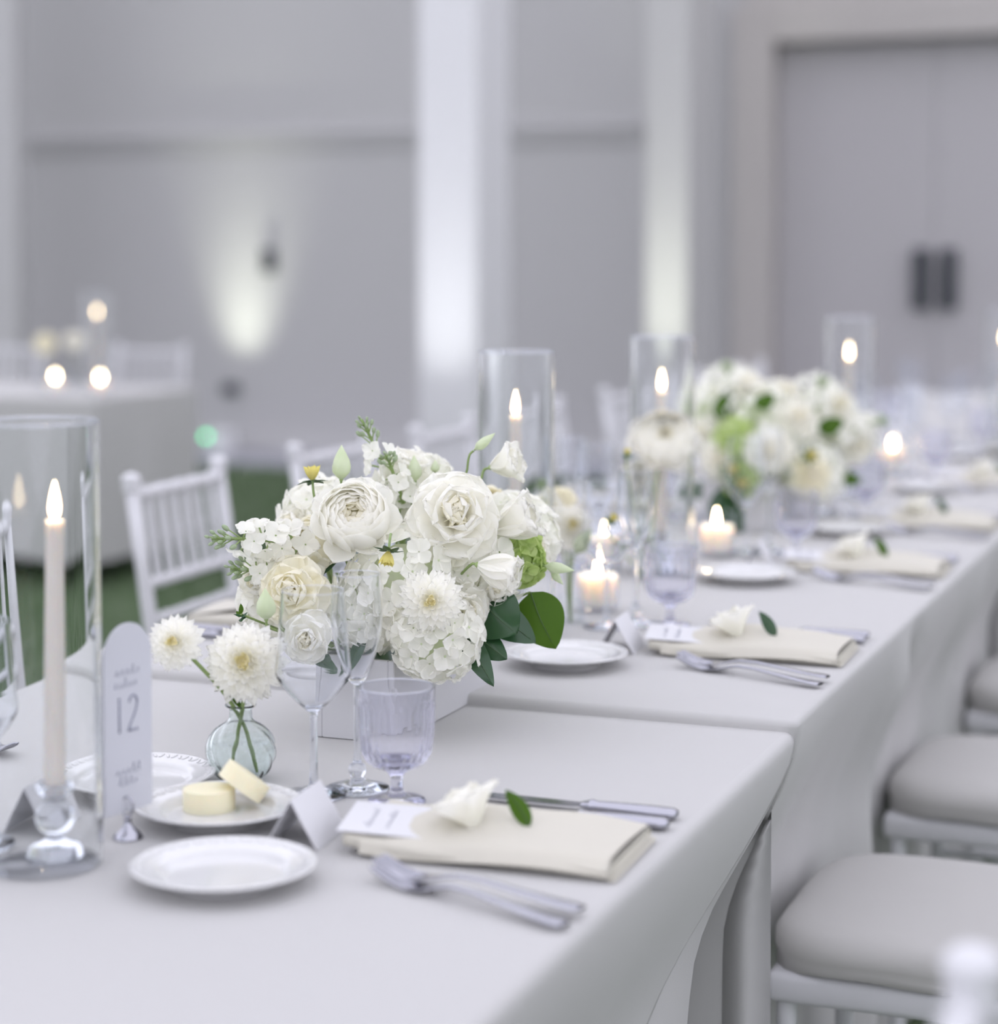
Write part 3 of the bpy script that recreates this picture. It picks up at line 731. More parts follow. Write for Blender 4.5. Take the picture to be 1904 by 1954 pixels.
def bell_meshes(rad, seed, n=8, open_=26):
    """half-open lisianthus: overlapping wrapped petals"""
    rnd = random.Random(seed); ms = []
    for k in range(n):
        az = k * 2 * math.pi / 5 * 1.02 + (k >= 5) * .6; inner = k >= 5
        v = petal(rad * (1.75 if not inner else 1.6), rad * 1.40, cup=.55, bend=-.06 if k < 5 else .02, ruf=.06, ph=rnd.uniform(0, 6), nt=12, ns=11, base=.25, tip=.75)
        ms.append(mesh_of('petal', v, M_P_WHITE, M=tilted(az, R((open_ if not inner else open_ * .55) + rnd.uniform(-4, 4)), rad * .06, 0)))
    return ms
def sepals_vf(r, n=5, L=1.0, tilt=60):
    m = MB()
    for k in range(n): m.add(petal(r * L, r * .32, cup=.3, bend=.25, nt=5, ns=3, tip=.3), tilted(k * 2 * math.pi / n, R(tilt), r * .15, 0))
    m.add(ellipsoid(r * .22, r * .22, r * .25, 8, 6)); return m.v, m.f
def bud_meshes(L, r, seed):
    """twisted pointed lisianthus bud along +z"""
    def fn(a, b):
        pr = [(0, .12), (.08, .5), (.22, .92), (.38, 1.0), (.55, .86), (.75, .52), (.92, .18), (1, .02)]
        i = b * (len(pr) - 1); k = int(min(i, len(pr) - 2)); fr = i - k; z = pr[k][0] + (pr[k + 1][0] - pr[k][0]) * fr; q = pr[k][1] + (pr[k + 1][1] - pr[k][1]) * fr
        an = 2 * math.pi * a + z * 2.0; rr = r * q * (1 + .10 * abs(math.sin(an * 1.5 - z * 4)))
        return (rr * math.cos(an), rr * math.sin(an), L * z)
    return mesh_of('bud', grid(fn, 24, 15, wrap=True), M_P_PALE), mesh_of('sepals', sepals_vf(r * 1.1, 5, 1.3, 22), M_SEPAL)
def floret_vf(s, seed, n=4, cup=.35, tilt=78, w=1.0, ruf=.05):
    rnd = random.Random(seed); m = MB()
    for k in range(n):
        m.add(petal(s, s * w, cup=cup, bend=-.12 + rnd.uniform(-.08, .2), ruf=ruf, ph=rnd.uniform(0, 6), nt=8, ns=6, base=.25, tip=.55), tilted(k * 2 * math.pi / n + rnd.uniform(-.12, .12), R(tilt + rnd.uniform(-10, 8)), s * .05, 0))
    return m.v, m.f
FLOR = [mesh_of('floret', floret_vf(.0185, k, w=1.02), M_P_WHITE) for k in range(4)]
FLORL = [mesh_of('floret', floret_vf(.0150, k + 9), M_P_LIME) for k in range(3)]
STOCKF = [mesh_of('floret', floret_vf(.0165, k + 20, tilt=66, w=.92, ruf=.09), M_P_WHITE) for k in range(4)]
BEAD = mesh_of('bead', ellipsoid(.0016, .0016, .0016, 8, 5), M_P_PALE)
def leaf_vf(L, Wd, fold=.25, bend=-.2, wav=.03, ph=0.0):
    def fn(a, b):
        s = a * 2 - 1
        w = Wd * .5 * (math.sin(math.pi * min(1, b ** .8)) ** .75) * (1 - .12 * b)
        return (s * w + .04 * L * math.sin(b * 3), L * b, -fold * abs(s) * w + bend * L * b * b + wav * L * math.sin(b * 7 + ph) * abs(s) + .004 * L * math.cos(b * 40) * abs(s))
    return grid(fn, 9, 16)

def chaikin(pts, n=3):
    p = [Vector(q) for q in pts]
    for _ in range(n):
        o = [p[0]]
        for a, b in zip(p, p[1:]): o += [a.lerp(b, .25), a.lerp(b, .75)]
        p = o + [p[-1]]
    return p
def stem_mesh(Minv, pts, r=.0016, mat=None, seg=7):
    """stem along world points, expressed in the flower's own frame"""
    q = [Minv @ p for p in chaikin(pts)]; return mesh_of('stem', tube(q, r, seg), mat or M_STEM)
GROUP = ['blooms in the main centrepiece']
def bloom(name, label, c, p, d, meshes, stem_to=None, roll=0.0, names=('petals', 'centre'), via=None, r=.0016, sep=None, stem_mat=None):
    M = face(p, d, roll); t = thing(name, label, c, M, GROUP[0])
    for me, n in zip(meshes, names): obj(n, me, t)
    if sep: obj('sepals', mesh_of('sepals', sepals_vf(*sep), M_SEPAL), t)
    if stem_to is not None:
        dn = Vector(d).normalized(); pts = [Vector(p) - dn * .002, Vector(p) - dn * .010] + ([Vector(via)] if via is not None else []) + [Vector(stem_to)]
        obj('stem', stem_mesh(M.inverted(), pts, r, stem_mat), t)
    return t
def dahlia(label, p, d, rad, seed, stem_to, via=None, full=1.0, n=78):
    return bloom('dahlia', label, 'flower', p, d, dahlia_meshes(rad, seed, n, full), stem_to, seed * .7, via=via, r=.0022)
def ranunculus(label, p, d, rad, seed, stem_to, cream=False, via=None):
    return bloom('ranunculus', label, 'flower', p, d, ranunculus_meshes(rad, seed, cream), stem_to, seed * .9, r=.0022, via=via)
def ruffled(label, p, d, rad, seed, stem_to, cream=False, n=26):
    return bloom('double_lisianthus', label, 'flower', p, d, ruffle_meshes(rad, seed, cream, n), stem_to, seed * 1.3)
def bell(label, p, d, rad, seed, stem_to, open_=26, via=None):
    ms = bell_meshes(rad, seed, open_=open_)
    return bloom('lisianthus', label, 'flower', p, d, ms, stem_to, seed, names=('petal',) * len(ms), sep=(rad * .55, 5, 1.5, 35), via=via)
def bud(label, p, d, L, r, seed, stem_to, via=None):
    return bloom('lisianthus_bud', label, 'flower bud', p, d, bud_meshes(L, r, seed), stem_to, seed, names=('bud', 'sepals'), via=via, r=.0014)
def hydrangea(label, p, d, rad, seed, stem_to, fl=None, n=46, name='hydrangea'):
    fl = fl or FLOR; rnd = random.Random(seed); M = face(p, d); t = thing(name, label, 'flower', M, GROUP[0])
    core = obj('core', mesh_of('core', ellipsoid(rad * .70, rad * .70, rad * .60, 14, 10), M_P_LIME if fl is FLORL else M_P_PALE), t)
    for k in range(n):
        z = 1 - (k + .5) / n * 1.55; a = k * 2.39996; q = math.sqrt(max(0, 1 - z * z)); nn = Vector((q * math.cos(a), q * math.sin(a), z))
        pp = Vector((nn.x * rad, nn.y * rad, nn.z * rad * .88)) * rnd.uniform(.9, 1.03)
        dd = (nn + Vector((rnd.uniform(-.3, .3), rnd.uniform(-.3, .3), rnd.uniform(-.3, .3)))).normalized()
        fo = obj('floret', fl[k % len(fl)], t, face(pp, dd, rnd.uniform(0, 6)) @ Matrix.Scale(rnd.uniform(.85, 1.12), 4))
        if k % 2 == 0: obj('eye', BEAD, fo)
    if stem_to is not None: obj('stem', stem_mesh(M.inverted(), [p, Vector(p).lerp(Vector(stem_to), .5), Vector(stem_to)], .004), t)
    return t
def stock(label, base, tip, seed, nf=16, bend=None, s=1.0):
    """stock spike: florets below, grey-green buds at the tip"""
    rnd = random.Random(seed); base, tip = Vector(base), Vector(tip); t = thing('stock_stem', label, 'flower', Matrix.Translation(base), GROUP[0])
    mid = base.lerp(tip, .5) + (Vector(bend) if bend else Vector((0, 0, 0)))
    pts = [p - base for p in cat([base, mid, tip], 8)]
    obj('stem', mesh_of('stem', tube(pts, [.0030 * (1 - .5 * i / len(pts)) for i in range(len(pts))], 7), M_STEM), t)
    ax = (tip - base).normalized(); o1 = ax.orthogonal().normalized(); o2 = ax.cross(o1)
    def pos(f): return pts[int(f * (len(pts) - 1))]
    for k in range(nf):
        f = .12 + .66 * k / nf; a = k * 2.39996; rd = (o1 * math.cos(a) + o2 * math.sin(a)); q = pos(f) + rd * .016 * s * (1.1 - .5 * f); dd = (rd + ax * .35).normalized()
        fo = obj('floret', STOCKF[k % 4], t, face(q, dd, rnd.uniform(0, 6)) @ Matrix.Scale(s * (1.15 - .45 * f) * rnd.uniform(.9, 1.1), 4))
        obj('stalk', mesh_of('stalk', tube([fo.matrix_basis.inverted() @ pos(max(0, f - .05)), (0, 0, 0)], .0012, 5), M_SEPAL), fo)
    bd = MB()
    for k in range(13):
        f = .80 + .20 * k / 12; a = k * 2.39996; rd = (o1 * math.cos(a) + o2 * math.sin(a)); r_ = .010 * (1.10 - f) * 3.2 * s + .0020
        q = pos(min(1, f)) + rd * r_ + ax * .004
        b = obj('bud', cached('stockbud', lambda: mesh_of('bud', ellipsoid(.0028, .0028, .0050, 9, 7), M_BUDG)), t, face(q, (rd * .6 + ax), 0) @ Matrix.Scale(s * (1.0 - .4 * (k / 12)), 4))
        bd.add(tube([pos(max(0, f - .07)), q], .0009, 5))
    obj('bud_stalks', bd.mesh('stalks', M_SEPAL), t)
    return t
def leaf(label, base, tip, nrm, Wd, mat, seed=0, fold=.22, bend=-.12, stem_to=None):
    base, tip = Vector(base), Vector(tip); y = (tip - base); L = y.length; y.normalize(); z = Vector(nrm); z = (z - y * z.dot(y)).normalized(); x = y.cross(z)
    M = Matrix.Translation(base) @ Matrix((x, y, z)).transposed().to_4x4()
    t = thing('foliage_leaf', label, 'leaf', M, GROUP[0])
    obj('blade', mesh_of('blade', leaf_vf(L, Wd, fold, bend, .03, seed), mat), t)
    mr = [(.04 * L * math.sin(b * 3), L * b, bend * L * b * b + .0006) for b in [i / 10 for i in range(10)]]
    obj('midrib', mesh_of('midrib', tube(mr, [.0007 * (1 - .07 * i) for i in range(10)], 5), M_VEIN), t)
    if stem_to is not None: obj('stalk', stem_mesh(M.inverted(), [base, base.lerp(Vector(stem_to), .5), Vector(stem_to)], .0014), t)
    return t
def sprig(label, p, d, s, stem_to):
    t = thing('foliage_sprig', label, 'leaf', face(p, d), GROUP[0])
    for k in range(6):
        obj('leaf', mesh_of('leaf', leaf_vf(s * (1 - .08 * k), s * .5, .3, -.1, .03, k), M_LEAF2 if k % 3 == 0 else M_LEAF), t, tilted(k * 2.4, R(35 + 9 * k), 0, -s * .12 * k))
    obj('stem', stem_mesh(t.matrix_basis.inverted(), [p, Vector(p).lerp(Vector(stem_to), .5), Vector(stem_to)], .0014), t)
    return t
def mini_dahlia(label, p, d, r, stem_to, back=True):
    m = MB(); rnd = random.Random(int(r * 9999))
    for k in range(26):
        fr = k / 26; m.add(petal(r * (.7 + .45 * fr), r * .5, cup=.6, bend=.35, nt=5, ns=4, tip=.5), tilted(k * 2.4, R(8 + 42 * fr), r * .12, r * .3 * (1 - fr) * .3))
    M = face(p, d); t = thing('yellow_dahlia_bud', label, 'flower bud', M, GROUP[0])
    obj('petals', m.mesh('petals', M_P_YEL), t)
    sp = MB()
    for k in range(6): sp.add(leaf_vf(r * .95, r * .6, .2, -.4, .02, k), tilted(k * 1.05, R(75), r * .1, -r * .05))
    obj('sepals', sp.mesh('sepals', M_DSEP), t)
    obj('stem', stem_mesh(M.inverted(), [p, Vector(p) - Vector(d).normalized() * .02, Vector(stem_to)], .0015), t); return t
CAMV = Vector((0, -1, .18))

# planter box
def planter(label, u, v, lu, lv, h):
    t = thing('planter_box', label, 'planter', TM @ TR(u, v, TZ + (.014 if u > SEAM else .0)))
    z0 = .0005
    for nm, b in (('side_panel', (-lu / 2, lu / 2, -lv / 2, -lv / 2 + .008)), ('side_panel', (-lu / 2, lu / 2, lv / 2 - .008, lv / 2)), ('end_panel', (-lu / 2, -lu / 2 + .008, -lv / 2 + .008, lv / 2 - .008)), ('end_panel', (lu / 2 - .008, lu / 2, -lv / 2 + .008, lv / 2 - .008))):
        obj(nm, mesh_of(nm, box(*b, z0, h, .0012, 1), M_BOX, False), t)
    obj('floral_foam', mesh_of('foam', box(-lu / 2 + .009, lu / 2 - .009, -lv / 2 + .009, lv / 2 - .009, z0 + .002, h - .012, .004), M_LEAF, False), t, label='dark green floral foam')
    return t

# main centrepiece
BU, BV = 2.270, 1.046
planter('white rectangular planter box under the main centrepiece of white flowers', 2.310, 1.018, .300, .100, .096)
def F(px, py, d): return PD(px, py, d)
ROOT = T(2.29, 1.05, TZ + .085)
def root(dx=0, dy=0): return ROOT + T(dx, dy, 0)
GROUP[0] = 'blooms in the main centrepiece'
hydrangea('large white hydrangea head in the middle of the main centrepiece', F(770, 1105, 2.40), (.05, -1, .35), .060, 1, root())
hydrangea('white hydrangea head drooping over the front right of the planter box', F(832, 1212, 2.36), (.25, -1, .05), .050, 2, root(.02, -.02))
hydrangea('white hydrangea head behind the wine glass at the lower left of the main centrepiece', F(700, 1165, 2.40), (-.2, -1, .1), .046, 3, root(-.03, 0))
hydrangea('white hydrangea head at the right of the front dahlia', F(905, 1090, 2.44), (.5, -1, .2), .052, 4, root(.03, -.03))
hydrangea('white hydrangea head behind the large ranunculus', F(610, 985, 2.54), (-.5, -.6, .6), .046, 5, root(-.03, .03))
hydrangea('white hydrangea head at the back right of the main centrepiece', F(985, 1020, 2.58), (.5, -.7, .5), .050, 6, root(.08, 0))
hydrangea('white hydrangea head at the top back of the main centrepiece', F(790, 935, 2.58), (.0, -.5, 1), .048, 7, root(.05, .02))
hydrangea('lime green hydrangea tucked at the right between the lisianthus', F(985, 1062, 2.47), (.8, -.8, .3), .033, 8, root(.05, -.02), FLORL, 46)
ranunculus('large white ranunculus with tight spiral petals at the upper left of the main centrepiece', F(676, 985, 2.38), (-.02, -1, .62), .0415, 11, root())
ranunculus('white ranunculus turned left, half hidden below the large one', F(597, 1038, 2.43), (-.75, -.6, .35), .034, 12, root(-.02, .02), True)
ranunculus('peach-lit ranunculus at the back beside the tall taper', F(928, 962, 2.66), (.1, -.5, .9), .028, 13, root(.06, 0), True)
ruffled('big ruffled white lisianthus right of centre at the top of the main centrepiece', F(868, 985, 2.40), (.12, -1, .45), .058, 21, root(.02, 0), n=30)
ruffled('ruffled cream bloom at the lower left of the main centrepiece', F(560, 1130, 2.36), (-.25, -1, .28), .044, 22, root(-.03, .01), True)
ruffled('white ruffled bloom behind the wine glass bowl', F(585, 1218, 2.33), (-.1, -1, .0), .034, 23, root(-.03, 0))
ruffled('white ruffled bloom low at the far left under the stock spikes', F(500, 1105, 2.42), (-.5, -.9, .2), .036, 230, root(-.04, .03))
hydrangea('small white hydrangea head at the lower left behind the hanging bud', F(520, 1150, 2.44), (-.5, -.9, .0), .036, 231, root(-.04, .03), n=30)
ruffled('white ruffled bloom at the back left behind the ranunculus', F(565, 1010, 2.50), (-.6, -.7, .6), .038, 24, root(-.04, .03))
ruffled('white ruffled bloom at the right edge above the dark leaves', F(1005, 1050, 2.52), (.7, -.7, .3), .040, 25, root(.05, -.02))
ruffled('white ruffled bloom at the lower right behind the half-open lisianthus', F(935, 1118, 2.42), (.6, -.9, -.1), .036, 26, root(.03, -.03))
ruffled('white ruffled bloom low at the right of the front dahlia', F(885, 1165, 2.38), (.5, -1, -.05), .034, 27, root(.02, -.03))
dahlia('white dahlia facing front in the middle of the main centrepiece', F(822, 1146, 2.31), (.03, -1, .12), .036, 31, root(.01, -.03))
bell('half-open white lisianthus pointing right at the upper right of the main centrepiece', F(940, 1012, 2.43), (.86, -.22, .40), .036, 41, root(.03, -.02), 22, via=F(905, 1030, 2.45))
bell('open white lisianthus bell high at the right against the taper candle', F(936, 892, 2.50), (.90, -.30, .26), .026, 42, root(.04, 0), 34, via=F(918, 920, 2.50))
bell('half-open greenish lisianthus pointing right above the dark leaves', F(912, 1078, 2.37), (.93, -.25, -.20), .030, 43, root(.03, -.02), 18)
bell('white lisianthus opening upward at the top of the main centrepiece', F(770, 925, 2.53), (.30, -.3, 1), .027, 44, root(.03, 0), 30)
bud('slender lisianthus bud rising highest at the right of the main centrepiece', F(906, 858, 2.48), (.72, -.1, .60), .032, .0056, 51, root(.04, 0), via=F(890, 915, 2.49))
bud('upright pale lisianthus bud above the large ranunculus', F(651, 915, 2.46), (.02, -.1, 1), .042, .0105, 52, root(-.01, .01))
bud('pale green lisianthus bud at the top centre of the main centrepiece', F(792, 918, 2.50), (-.04, -.1, 1), .032, .0080, 53, root(.02, 0))
bud('short green lisianthus bud at the top right of centre', F(830, 902, 2.52), (.02, -.1, 1), .016, .0052, 54, root(.02, 0))
bud('slim green lisianthus bud pointing right over the small glass vase', F(1040, 1080, 2.46), (.95, -.2, -.12), .036, .0066, 55, root(.04, -.02), via=F(1000, 1070, 2.45))
bud('second slim green bud hanging below the right-pointing one', F(1052, 1090, 2.47), (.6, -.3, -.65), .022, .0045, 56, root(.04, -.02), via=F(1020, 1072, 2.46))
bud('green and white lisianthus bud hanging at the lower left by the small sprig', F(508, 1182, 2.30), (-.02, -.1, 1), .036, .0105, 57, root(-.05, .03), via=F(505, 1195, 2.31))
stock('white stock spike lying out to the far left of the main centrepiece', F(600, 1045, 2.42), F(404, 1028, 2.36), 61, 20, s=1.12, bend=(0, 0, .004))
stock('second white stock spike below the first at the left', F(610, 1100, 2.42), F(440, 1085, 2.38), 62, 18, s=1.1)
stock('tall white stock spike with grey-green buds standing highest in the main centrepiece', F(755, 985, 2.52), F(690, 800, 2.50), 63, 13, bend=(.006, 0, 0), s=1.0)
stock('white stock florets beside the tall spike', F(770, 960, 2.50), F(738, 868, 2.48), 64, 12, s=.95)
mini_dahlia('yellow dahlia bud with dark sepals seen from behind at the upper left', F(596, 917, 2.44), (-.1, .25, .95), .017, F(612, 985, 2.46))
mini_dahlia('round yellow dahlia bud below the large ranunculus', F(741, 1052, 2.30), (-.1, -.35, -.9), .0155, F(746, 1020, 2.34))
leaf('large dark glossy leaf at the right of the main centrepiece', F(905, 1130, 2.42), F(985, 1205, 2.38), (-.05, -1, .35), .072, M_LEAF, 1, stem_to=root(.03, -.02))
leaf('second dark leaf folded beside the large dark one', F(935, 1150, 2.44), F(1024, 1222, 2.42), (.25, -1, .5), .046, M_LEAF, 2, stem_to=root(.03, -.02))
leaf('large bright green leaf hanging at the far right of the main centrepiece', F(1012, 1130, 2.46), F(1062, 1236, 2.44), (.15, -1, .05), .066, M_LEAF2, 3, stem_to=root(.05, -.02))
leaf('dark leaf drooping to a point below the large dark leaf', F(890, 1205, 2.40), F(943, 1302, 2.36), (.2, -1, .3), .030, M_LEAF, 4, stem_to=root(.02, -.03))
leaf('dark leaf pointing right above the drooping one', F(905, 1205, 2.41), F(965, 1253, 2.38), (.0, -1, .4), .034, M_LEAF, 5, stem_to=root(.02, -.03))
leaf('dark leaf inside the arrangement under the half hidden ranunculus', F(650, 1030, 2.44), F(598, 1098, 2.40), (-.2, -1, .3), .030, M_LEAF, 6, stem_to=root(-.02, 0))
leaf('grey-green leaf standing behind the flute at the box front', F(700, 1215, 2.37), F(655, 1305, 2.345), (-.2, -1, .2), .020, M_LEAF, 7, stem_to=root(-.04, 0))
leaf('small dark leaf low behind the wine glass bowl', F(600, 1240, 2.36), F(645, 1290, 2.33), (.1, -1, .3), .022, M_LEAF, 8, stem_to=root(-.04, .01))
sprig('small dark green sprig at the lower left below the stock spikes', F(459, 1172, 2.33), (-.1, -.6, .8), .012, root(-.05, .03))

# small swirled vase with dahlias
GROUP[0] = 'blooms in the small swirled vase'
vp = P(460, 1488); vt = thing('bud_vase', 'small round swirled glass vase holding two dahlias', 'vase', at(vp))
def swirl(z0):
    def rib(a, z): return 1 + .030 * math.cos(11 * (a + (z - z0) * 22)) * max(0, min(1, (.066 - z) / .012)) * min(1, z / .008)
    return rib
pr = sprof([(0, .0015), (.020, .0015), (.030, .010), (.0365, .026), (.0355, .042), (.028, .055), (.015, .064), (.0125, .070), (.0125, .077), (.0165, .0805), (.0160, .082), (.0120, .081)], 5)
pr += sprof([(.0108, .077), (.0108, .070), (.0135, .0635), (.026, .0535), (.0335, .041), (.0345, .026), (.028, .0115), (.018, .004), (0, .004)], 5)
obj('body', mesh_of('body', lathe(pr, 110, swirl(.03)), M_VASE), vt)
obj('water', mesh_of('water', lathe(sprof([(0, .0045), (.018, .0045), (.0275, .012), (.0338, .026), (.033, .041), (.0325, .042)], 4) + [(0, .042)], 48), M_WATER), vt)
vin = vp + Vector((0, 0, .008))
dahlia('white dahlia with a yellow centre facing front over the small swirled vase', F(468, 1264, 2.19), (.0, -1, .25), .0435, 33, vin + Vector((-.012, 0, 0)), via=F(464, 1352, 2.19), n=96)
dahlia('smaller cream dahlia leaning left from the small swirled vase', F(335, 1226, 2.17), (-.12, -1, .30), .030, 34, vin + Vector((.018, 0, 0)), via=F(458, 1352, 2.195))
leaf('tiny green leaf at the neck of the small swirled vase', F(462, 1352, 2.195), F(436, 1325, 2.18), (0, -1, .5), .006, M_LEAF2, 9)

# bud vases behind, blurred
def cyl_vase(label, p, r, h):
    t = thing('bud_vase', label, 'vase', at(p), 'clear glass bud vases')
    obj('body', mesh_of('body', lathe([(0, .001), (r, .001), (r, h), (r * .9, h), (r * .88, .006), (0, .006)], 36), M_THIN), t)
    obj('water', mesh_of('water', lathe([(0, .007), (r * .86, .007), (r * .86, h * .55), (0, h * .55)], 32), M_WATER), t)
    return p + Vector((0, 0, .012))
GROUP[0] = 'blooms in the clear bud vases'
q = cyl_vase('clear tube vase with green stems right of the main centrepiece', P(1088, 1205), .022, .10)
dv = q.y
dahlia('cream dahlia blurred just right of the main centrepiece', F(1088, 1005, dv), (.2, -1, .4), .036, 35, q)
ruffled('peach cream bloom above the blurred cream dahlia', F(1068, 958, dv + .05), (.0, -.8, .7), .030, 28, q, True)
bud('pale lisianthus bud leaning right beside the blurred cream dahlia', F(1098, 1055, dv - .05), (.45, -.2, .75), .045, .011, 58, q)
stock('short stock spike with green buds beside the tall taper', F(1050, 1000, dv), F(1040, 918, dv), 65, 8, s=.9)
q = cyl_vase('clear tube vase holding one round ranunculus before the second hurricane', P(1236, 1122), .020, .10)
dv = q.y
ranunculus('round white ranunculus floating left of the second centrepiece', F(1268, 838, dv), (.0, -1, .75), .050, 14, q, via=F(1250, 920, dv))
ruffled('soft white bloom low left of the round ranunculus', F(1218, 905, dv + .1), (-.2, -.8, .5), .034, 29, q)
mini_dahlia('tiny yellow bud in the blur right of the main centrepiece', F(1165, 993, 3.0), (.5, -.3, .6), .011, q)
mini_dahlia('tiny lime bud in the blur above the blurred glasses', F(1196, 868, 3.1), (.1, -.3, .9), .009, q)

# second centrepiece
GROUP[0] = 'blooms in the second centrepiece'
planter('white planter box under the blurred second centrepiece', 4.12, 1.046, .222, .150, .098)
r2 = T(4.12, 1.046, TZ + .10); d2 = r2.y
def G(px, py, dd=0.0): return PD(px, py, d2 + dd)
for lb, a in (('white hydrangea in the middle of the second centrepiece', (1450, 800, -.02, .075)), ('white hydrangea at the top left of the second centrepiece', (1390, 755, .10, .065)), ('white hydrangea at the top right of the second centrepiece', (1560, 780, .12, .07)), ('white hydrangea at the right end of the second centrepiece', (1620, 830, .12, .055)), ('white hydrangea at the left of the second centrepiece', (1355, 790, .05, .06)), ('warm-lit hydrangea low at the front right of the second centrepiece', (1550, 900, -.05, .06)), ('white hydrangea low in the middle of the second centrepiece', (1430, 880, .0, .05))):
    hydrangea(lb, G(*a[:3]), (.1 * random.uniform(-1, 1), -1, .5), a[3], int(a[0]), r2, n=34)
ruffled('round white bloom facing front in the middle of the second centrepiece', G(1470, 860, -.16), (0, -1, .25), .052, 71, r2)
ruffled('white bloom at the left front of the second centrepiece', G(1372, 872, -.10), (-.3, -1, .2), .045, 72, r2)
ruffled('white ruffled bloom at the upper right of the second centrepiece', G(1520, 800, -.08), (.2, -1, .6), .048, 73, r2)
ruffled('cream bloom low at the right front of the second centrepiece', G(1545, 905, -.14), (.3, -1, .1), .048, 74, r2, True)
ruffled('white bloom at the top of the second centrepiece', G(1430, 740, .0), (0, -.7, .8), .042, 75, r2)
ruffled('white bloom at the far left of the second centrepiece', G(1335, 830, -.02), (-.4, -1, .3), .042, 701, r2)
ruffled('white bloom at the far right of the second centrepiece', G(1630, 850, .02), (.5, -1, .3), .042, 702, r2)
ruffled('white bloom between the two tall spikes of the second centrepiece', G(1495, 755, .02), (.1, -.8, .7), .046, 703, r2)
ruffled('white bloom at the upper right edge of the second centrepiece', G(1600, 775, .05), (.4, -.8, .6), .040, 704, r2)
hydrangea('lime green hydrangea at the left front of the second centrepiece', G(1405, 838, -.10), (-.1, -1, .3), .040, 76, r2, FLORL, 26)
hydrangea('second lime green hydrangea near the base of the second centrepiece', G(1420, 915, -.12), (0, -1, .1), .036, 77, r2, FLORL, 22)
mini_dahlia('yellow bud at the left front of the second centrepiece', G(1393, 900, -.18), (0, -1, .3), .022, r2)
mini_dahlia('yellow bud at the lower left of the second centrepiece', G(1412, 928, -.18), (.1, -1, .2), .024, r2)
mini_dahlia('yellow bud at the right front of the second centrepiece', G(1545, 870, -.18), (.1, -1, .3), .018, r2)
for lb, a, b, w, m, s in (('dark leaf hanging at the front left of the second centrepiece', (1375, 930, -.10), (1415, 1035, -.14), .075, M_LEAF, 11), ('second dark leaf hanging beside the first below the second centrepiece', (1400, 940, -.08), (1360, 1010, -.08), .06, M_LEAF, 12),
                          ('dark leaf below the warm side of the second centrepiece', (1480, 930, -.06), (1490, 1005, -.10), .05, M_LEAF, 13), ('green leaf on the upper left of the second centrepiece', (1370, 800, -.04), (1395, 740, -.02), .045, M_LEAF2, 14),
                          ('green leaf at the top of the second centrepiece', (1440, 775, -.10), (1480, 750, -.08), .035, M_LEAF2, 15), ('green leaf at the right of the second centrepiece', (1560, 820, -.05), (1610, 800, -.06), .04, M_LEAF2, 16), ('grey-green leaf out to the left of the second centrepiece', (1365, 930, -.05), (1300, 945, -.02), .04, M_LEAF, 17), ('green leaf at the far right of the second centrepiece', (1600, 905, -.02), (1650, 915, 0), .035, M_LEAF2, 18)):
    leaf(lb, G(*a), G(*b), (.1, -1, .4), w, m, s, stem_to=r2)
stock('stock spike at the top left of the second centrepiece', G(1400, 770), G(1385, 692), 66, 10, s=1.1)
stock('stock spike at the top right of the second centrepiece', G(1555, 790), G(1570, 722), 67, 10, s=1.1)
stock('stock spike out to the right of the second centrepiece', G(1600, 830), G(1690, 800), 68, 12, s=1.2)

# ------------------------------------------------------------------ hurricanes and votives
hurricane('tall clear hurricane glass cut off by the left picture edge', 'lit ivory taper in the nearest hurricane glass', 'clear ball candlestick of the nearest taper', P(82, 1650), P(106, 1642), tilt=R(.6))
for (px, py, d), n in (((985, 0, 2.98), 'middle hurricane glass behind the main centrepiece'), ((1264, 0, 3.55), 'hurricane glass left of the second centrepiece'), ((1622, 0, 4.66), 'far hurricane glass right of the second centrepiece'), ((1918, 0, 5.75), 'farthest hurricane glass at the right picture edge')):
    w = PD(px, 600, d); w.z = TZ + (.014 if d < 4.8 else .004)
    hurricane('tall clear ' + n, 'lit ivory taper inside the ' + n, 'clear candlestick inside the ' + n, w, w + Vector((-.001, 0, 0)))
for lb, px, py in (('glowing votive between the main centrepiece and the second water goblet', 1140, 1166), ('glowing votive just behind the brightest one', 1152, 1092), ('glowing votive in front of the dark leaf of the second centrepiece', 1367, 1062), ('glowing votive right of the second centrepiece', 1703, 896)):
    votive(lb, P(px, py, TZ + .014))

# number card on a silver holder
cp = P(244, 1600); cm = at(cp)
ct = thing('card_holder', 'small silver card holder standing before the near hurricane glass', 'card holder', cm)
obj('foot', mesh_of('foot', lathe(sprof([(0, .0), (.0135, .0), (.0138, .003), (.0115, .006), (.0085, .0085), (.005, .0125), (.0035, .016), (.0032, .022), (0, .0225)], 4), 28), M_SILVER), ct)
obj('clip', mesh_of('clip', tube([(.0055 * math.sin(a), -.003 + .001 * a / 6, .032 - .0095 * math.cos(a)) for a in [i * 2 * math.pi * 1.35 / 26 for i in range(27)]], .0011, 7), M_SILVER), ct)
nc = thing('number_card', 'arched frosted card printed with a grey 12', 'table number', at(cp + Vector((0, .004, .026)), R(90 - 33)))
w, h = .033, .183; n = 18
out = [(-w, 0), (w, 0)] + [(w * math.cos(math.pi * k / n), h - w + w * 1.0 * math.sin(math.pi * k / n)) for k in range(n + 1)]
v = [(x, -.0011, z) for x, z in out] + [(x, .0011, z) for x, z in out]; m_ = len(out)
f = [tuple(range(m_)), tuple(range(m_, 2 * m_))[::-1]] + [(k, m_ + k, m_ + (k + 1) % m_, (k + 1) % m_) for k in range(m_)]
obj('panel', mesh_of('panel', (v, f), M_FROST, False), nc)
dg = MB()
dg.add(tube([(-.0125, -.0014, .112), (-.0125, -.0014, .078)], .0011, 5))
